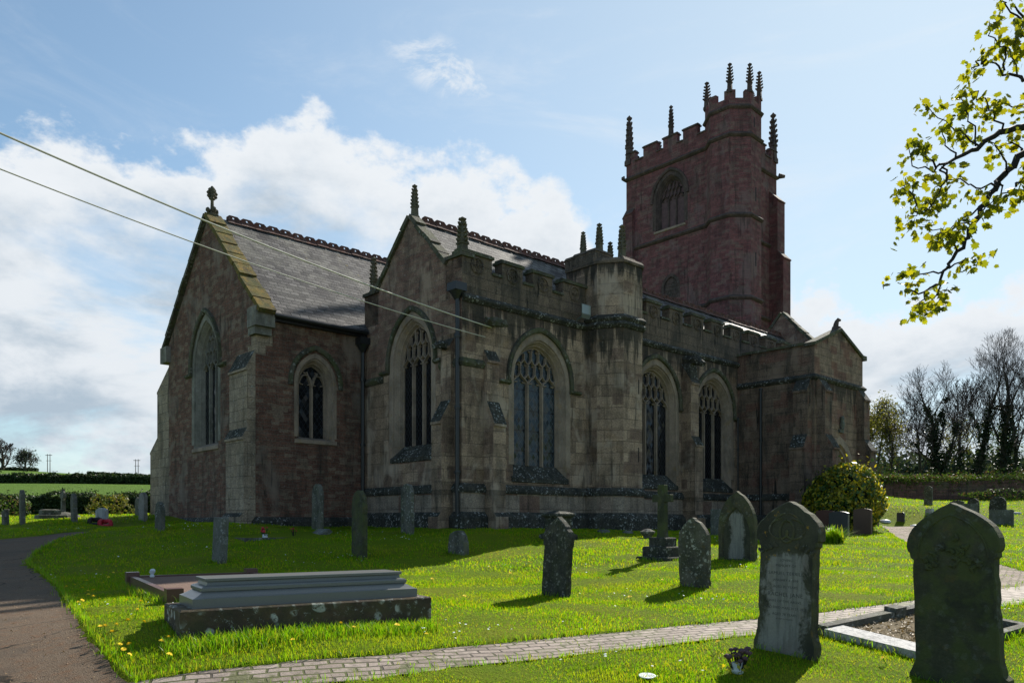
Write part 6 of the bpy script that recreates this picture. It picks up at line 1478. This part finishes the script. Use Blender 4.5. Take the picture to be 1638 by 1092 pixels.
# ------------------------------------------------------------------ the near tree whose boughs hang into the picture at the upper right
def lobed_leaf():
    """five-lobed leaf outline, unit size, stalk at the origin"""
    pts = [(0, 0), (.16, -.06), (.42, .10), (.33, .24), (.56, .42), (.36, .50), (.30, .74), (.16, .66), (0, 1.0), (-.16, .66), (-.30, .74), (-.36, .50), (-.56, .42), (-.33, .24), (-.42, .10), (-.16, -.06)]
    return np.array(pts)
LEAF = lobed_leaf()
def near_tree():
    rr = random.Random(12); rg = np.random.default_rng(12)
    base = Vector((8.6, 8.2, g1(8.6, 8.2))); e = thing('maple_tree', 'spring maple tree whose leafy boughs hang into view against the sky', 'tree', base)
    W = []                                       # world-space limb paths with radii
    def P_(l, Y0, Y1): n = len(l); return [air(px, py, Y0 + (Y1 - Y0) * i / max(1, n - 1)) for i, (px, py) in enumerate(l)]
    crown = base + Vector((-.2, -.2, 4.6))
    A = [crown] + P_([(1770, 165), (1690, 185), (1638, 200), (1600, 213), (1562, 234), (1530, 250), (1503, 263)], 7.7, 7.0)
    B = [crown + Vector((0, 0, -.6))] + P_([(1740, 160), (1680, 205), (1638, 243), (1614, 270), (1595, 297), (1578, 318), (1564, 345), (1548, 378), (1531, 405), (1514, 428), (1500, 455), (1478, 466), (1456, 463)], 7.9, 6.9)
    C = [crown + Vector((0, .1, .6))] + P_([(1760, 90), (1690, 105), (1633, 133), (1604, 118), (1580, 98)], 7.7, 7.2)
    Dd = [crown + Vector((.1, 0, 1.2))] + P_([(1740, 10), (1680, 20), (1635, 30), (1622, 8)], 7.8, 7.3)
    limbs = [(A, .062, .009), (B, .052, .005), (C, .035, .005), (Dd, .035, .005)]
    tw = [([(1562, 234), (1535, 215), (1512, 198), (1480, 165)]), ([(1530, 250), (1512, 235), (1508, 205)]), ([(1503, 263), (1480, 245), (1465, 225)]), ([(1512, 262), (1510, 300), (1490, 330), (1470, 342), (1452, 345)]),
          ([(1510, 262), (1512, 285), (1496, 318), (1478, 330)]), ([(1595, 297), (1560, 300), (1535, 290), (1512, 290), (1495, 300)]), ([(1570, 330), (1550, 345), (1520, 368), (1495, 378)]), ([(1560, 350), (1530, 365), (1505, 370), (1468, 362)]),
          ([(1531, 405), (1522, 385), (1512, 372)]), ([(1514, 428), (1538, 420), (1548, 414)]), ([(1500, 455), (1486, 462), (1474, 485), (1462, 492)]), ([(1503, 450), (1500, 470), (1490, 480)]), ([(1512, 430), (1485, 436), (1455, 440), (1436, 437)]),
          ([(1600, 213), (1590, 180), (1572, 160), (1552, 148)]), ([(1562, 234), (1560, 200), (1540, 170), (1535, 152)]), ([(1614, 270), (1600, 240), (1580, 225)]), ([(1604, 118), (1602, 80), (1590, 55), (1582, 40)]), ([(1580, 98), (1562, 100), (1555, 112)]),
          ([(1633, 133), (1615, 90), (1610, 60)]), ([(1622, 300), (1632, 290), (1645, 275)]), ([(1595, 297), (1610, 310), (1618, 312)]), ([(1638, 243), (1620, 230), (1600, 232)]), ([(1475, 345), (1462, 330), (1450, 292), (1452, 296)]), ([(1503, 263), (1490, 275), (1462, 262), (1452, 222)]),
          ([(1564, 345), (1580, 330), (1590, 318)]), ([(1635, 30), (1610, 10), (1600, -4)]), ([(1690, 105), (1650, 70), (1630, 45)]), ([(1690, 185), (1650, 170), (1610, 165), (1585, 170)]), ([(1700, 200), (1660, 260), (1635, 285)])]
    S = []
    def addpath(Pts, r0, r1):
        n = len(Pts)
        Q = []
        for i in range(n - 1):
            for k in range(3): t = k / 3; Q.append(Pts[i].lerp(Pts[i + 1], t) + Vector((rr.gauss(0, .012), rr.gauss(0, .02), rr.gauss(0, .012))))
        Q.append(Pts[-1]); m = len(Q)
        for i in range(m - 1):
            ra = r0 + (r1 - r0) * (i / m) ** .7; rb = r0 + (r1 - r0) * ((i + 1) / m) ** .7; S.append((Q[i] - base, Q[i + 1] - base, ra, rb, 1 if r0 > .03 else 3))
        return Q
    anchors = []
    outer = []
    for l, a, b in limbs:
        Q = addpath(l, a, b); anchors += [(q, .5) for q in Q[int(len(Q) * .55):]]
        for q in Q[1:]:
            if CXP + FPX * q.x / q.y > 1680: outer += [q + Vector((rr.gauss(.05, .10), rr.gauss(0, .25), rr.gauss(0, .16))) for _ in range(26)]
    for l in tw:
        Y = 7.15 + rr.uniform(-.3, .3); Q = addpath(P_(l, 7.1, Y), .011, .0035); anchors += [(q, 1.0) for q in Q[3:]] + [(Q[-1], 1.0)] * 2
    trunk = [(base + Vector((0, 0, -.4)) - base, Vector((.02, 0, 1.2)), .26, .2, 0), (Vector((.02, 0, 1.2)), Vector((-.05, -.05, 2.8)), .2, .17, 0), (Vector((-.05, -.05, 2.8)), crown - base, .17, .12, 0), (crown - base, Vector((.3, .2, 6.8)), .12, .06, 0)]
    seg_mesh('trunk', trunk, M['bark'], e)
    # the part of the crown that lies off to the side
    off = []
    for k in range(15):
        a = rr.uniform(-1.2, 2.2); p = crown - base + Vector((0, 0, rr.uniform(-.8, 1.4))); q = p + Vector((abs(math.cos(a)) * 2.0 + .4, math.sin(a) * 1.8, rr.uniform(.2, 1.6))); mid = p.lerp(q, .5) + Vector((0, 0, .25)); S += [(p, mid, .05, .03, 1), (mid, q, .03, .008, 1)]
        off += [base + mid.lerp(q, rr.random()) + Vector((rr.gauss(0, .3), rr.gauss(0, .3), rr.gauss(0, .25))) for _ in range(70)]
    off += outer
    seg_mesh('bough', [s for s in S if s[4] == 1], M['branch_dark'], e); seg_mesh('twigs', [s for s in S if s[4] > 1], M['branch_dark'], e)
    # leaves: in hanging sprays round the twigs
    cen = []
    for q, wgt in anchors:
        for _ in range(1 if wgt < .9 else 2):
            if rr.random() < (.32 if wgt < .9 else .66): cen.append(q + Vector((rr.gauss(.03, .04), rr.gauss(0, .10), rr.gauss(-.015, .04))))
    V, F, T = [], [], []; stems = []
    for c in cen + off:
        for _ in range(rr.randint(3, 6)):
            p = c + Vector((rr.gauss(0, .035), rr.gauss(0, .06), rr.gauss(-.015, .03))); s = rr.uniform(.032, .082)
            ax = Vector((rr.gauss(0, .7), rr.gauss(0, .7), -rr.uniform(.2, 1.0))).normalized(); n = Vector((rr.gauss(0, 1), rr.gauss(0, 1), rr.gauss(.2, .8))); n = (n - ax * n.dot(ax)).normalized(); b = ax.cross(n)
            cup = rr.uniform(-.25, .25); o = len(V)
            V.append(p + ax * s * .42 - base)
            for x, y in LEAF: V.append(p + b * (x * s) + ax * (y * s) + n * (cup * s * (x * x + (y - .4) ** 2) * 1.6) - base)
            m = len(LEAF)
            for k in range(m): F.append((o, o + 1 + k, o + 1 + (k + 1) % m))
    tri_mesh('foliage', np.array([tuple(v) for v in V]), np.array(F), M['maple_leaf'], e)
near_tree()

# ------------------------------------------------------------------ grass last, when every stone has claimed its ground
make_lawn()
fl = []
for st in (tar, pa, pb):
    A = [s[0] for s in st]; B = [s[1] for s in st]
    for L in ((B,) if st is tar else (A, B)): fl += [(L[i], L[i + 1]) for i in range(len(L) - 1) if L[i].y < 20]
parts_ = [fringe(fl, 130, .085, .05, 40), fringe([(tq[i], tq[(i + 1) % 4]) for i in range(4)], 160, .075, .05, 41), fringe([(Vector(tq[0]) + Vector((.0, -.34)), Vector(tq[1]) + Vector((.05, -.34)))], 1500, .10, .12, 44), fringe(FR, 150, .085, .03, 42),
          fringe([(HOLES[-1][i], HOLES[-1][(i + 1) % 4]) for i in range(4)], 160, .09, .05, 43), fringe([(kloc(-.05, .08), kloc(Lk + .05, .08)), (kloc(-.05, .08), kloc(-.05, -Wk))], 220, .12, .06, 45), fringe([(pq[i], pq[(i + 1) % 4]) for i in range(4)], 160, .10, .05, 46)]
x, y, h, w = (np.concatenate([p[k] for p in parts_]) for k in range(4)); blades('long_grass', x, y, h, w, 'grass_long', 'longer grass left by the mower along kerbs, tombs and path edges', .5, 50)
# weeds in the joints of the brick path
rg = np.random.default_rng(61); x, y = scatter_fan(30000, 6, 20, rg); k = in_any(x, y, PATHS[1:]) & (np.sin(x * 3.1 + 2 * np.sin(y * 2.2)) + np.sin(y * 5.3 + x) > 1.1); x, y = x[k], y[k]; n = len(x); blades('path_weeds', x, y, .03 * (.5 + rg.random(n)), np.full(n, .009), 'grass_long', 'small weeds in the joints of the brick path', .8, 62)
# daisies: past counting
rg = np.random.default_rng(63); x, y = scatter_fan(9000, 6, 24, rg); dens = np.sin(x * 1.3 + 1.1 * np.sin(y * .9)) + np.sin(y * 1.7 + .5 * x); k = ~in_any(x, y, PATHS + FOOTPRINTS + HOLES) & (dens > .65) & (rg.random(9000) < .30); x, y = x[k], y[k]; z = gz(x, y); V, F = [], []
for i in range(len(x)):
    o = len(V); r = rg.uniform(.009, .016); zz = z[i] + rg.uniform(.04, .07); tx, ty = rg.normal(0, .35, 2); V.append((x[i], y[i], zz + .004))
    for j in range(7): a = j * .8976; dx, dy = r * math.cos(a), r * math.sin(a); V.append((x[i] + dx, y[i] + dy, zz + dx * tx + dy * ty))
    for j in range(7): F.append((o, o + 1 + j, o + 1 + (j + 1) % 7))
tag(tri_mesh('daisies', np.array(V), np.array(F), M['daisy']), 'scattered tiny white daisies across the lawn', 'daisies', kind='stuff')
# dandelions: one object each
def dandelion_proto():
    mb = MB(); mb.tube([(0, 0, -.02), (.004, 0, .045), (.0, .003, .085)], .0035, 4, 1)
    for rr_, zz, n in ((.024, .084, 14), (.018, .091, 11), (.010, .097, 7)):
        for k in range(n):
            a = 6.283 * k / n + zz * 90; c, s = math.cos(a), math.sin(a); mb.add([(c * .003, s * .003, zz - .003), (c * rr_ - s * .0045, s * rr_ + c * .0045, zz + .002), (c * rr_ + s * .0045, s * rr_ - c * .0045, zz + .002)], [(0, 1, 2)])
    return mb.build('dandelion', [M['dandelion'], M['grass_long']])
dp = dandelion_proto(); usd = [False]
def dandelions(pts, label, group):
    for px, py in pts:
        p = at(px, py + 6)
        if in_any(np.array([p.x]), np.array([p.y]), PATHS + HOLES)[0]: continue
        o = dp if not usd[0] else dp.copy()
        if usd[0]: COL.objects.link(o)
        usd[0] = True; o.location = p; o.rotation_euler = (random.gauss(0, .25), random.gauss(0, .25), random.random() * 6); s = random.uniform(.85, 1.35); o.scale = (s, s, s); tag(o, label, 'dandelion', group)
dandelions([(142, 946), (150, 947), (141, 952), (131, 941), (128, 962), (126, 967), (116, 971), (148, 960), (157, 911), (165, 933), (175, 925), (180, 918), (110, 942), (121, 936), (138, 930)], 'yellow dandelion in the grass verge between the tarmac path and the red kerbed grave', 'dandelions on the verge by the red kerbed grave')
dandelions([(208, 965), (224, 968), (215, 985), (203, 1001), (222, 998), (181, 1006), (159, 1012), (166, 1012), (180, 1022), (197, 1044), (200, 1052), (255, 1034), (270, 1027), (265, 1057), (190, 1035), (214, 1040)], 'yellow dandelion in the grass corner between the tarmac path and the grey tomb', 'dandelions in the corner by the grey tomb')
dandelions([(544, 1005), (565, 1008), (681, 1019), (633, 1008), (470, 1030)], 'yellow dandelion in the long grass strip along the front of the grey tomb', 'dandelions along the tomb front')
dandelions([(690, 930), (958, 925), (1058, 928), (985, 921), (816, 920), (741, 955), (1155, 1035), (1075, 942), (1420, 1062), (1250, 905), (845, 900), (1010, 960)], 'yellow dandelion dotted on the open sunny lawn among the headstones', 'dandelions on the open lawn')
# fallen leaves and grit on the tarmac, past counting
rg = np.random.default_rng(66); x, y = scatter_fan(26000, 5.6, 15, rg, -80, 330); k = in_any(x, y, PATHS[:1]) & (rg.random(26000) < .10); x, y = x[k], y[k]; P = np.stack([x, y, gz(x, y) - .028], 1); V, F = leaf_cards(P, np.tile([0, 0, 1.], (len(x), 1)), .022 * (.4 + rg.random(len(x))), .25, .6, 0, rg)
tag(tri_mesh('leaf_litter', V, F, M['litter']), 'scattered dry leaf scraps on the tarmac path', 'leaf litter', kind='stuff')
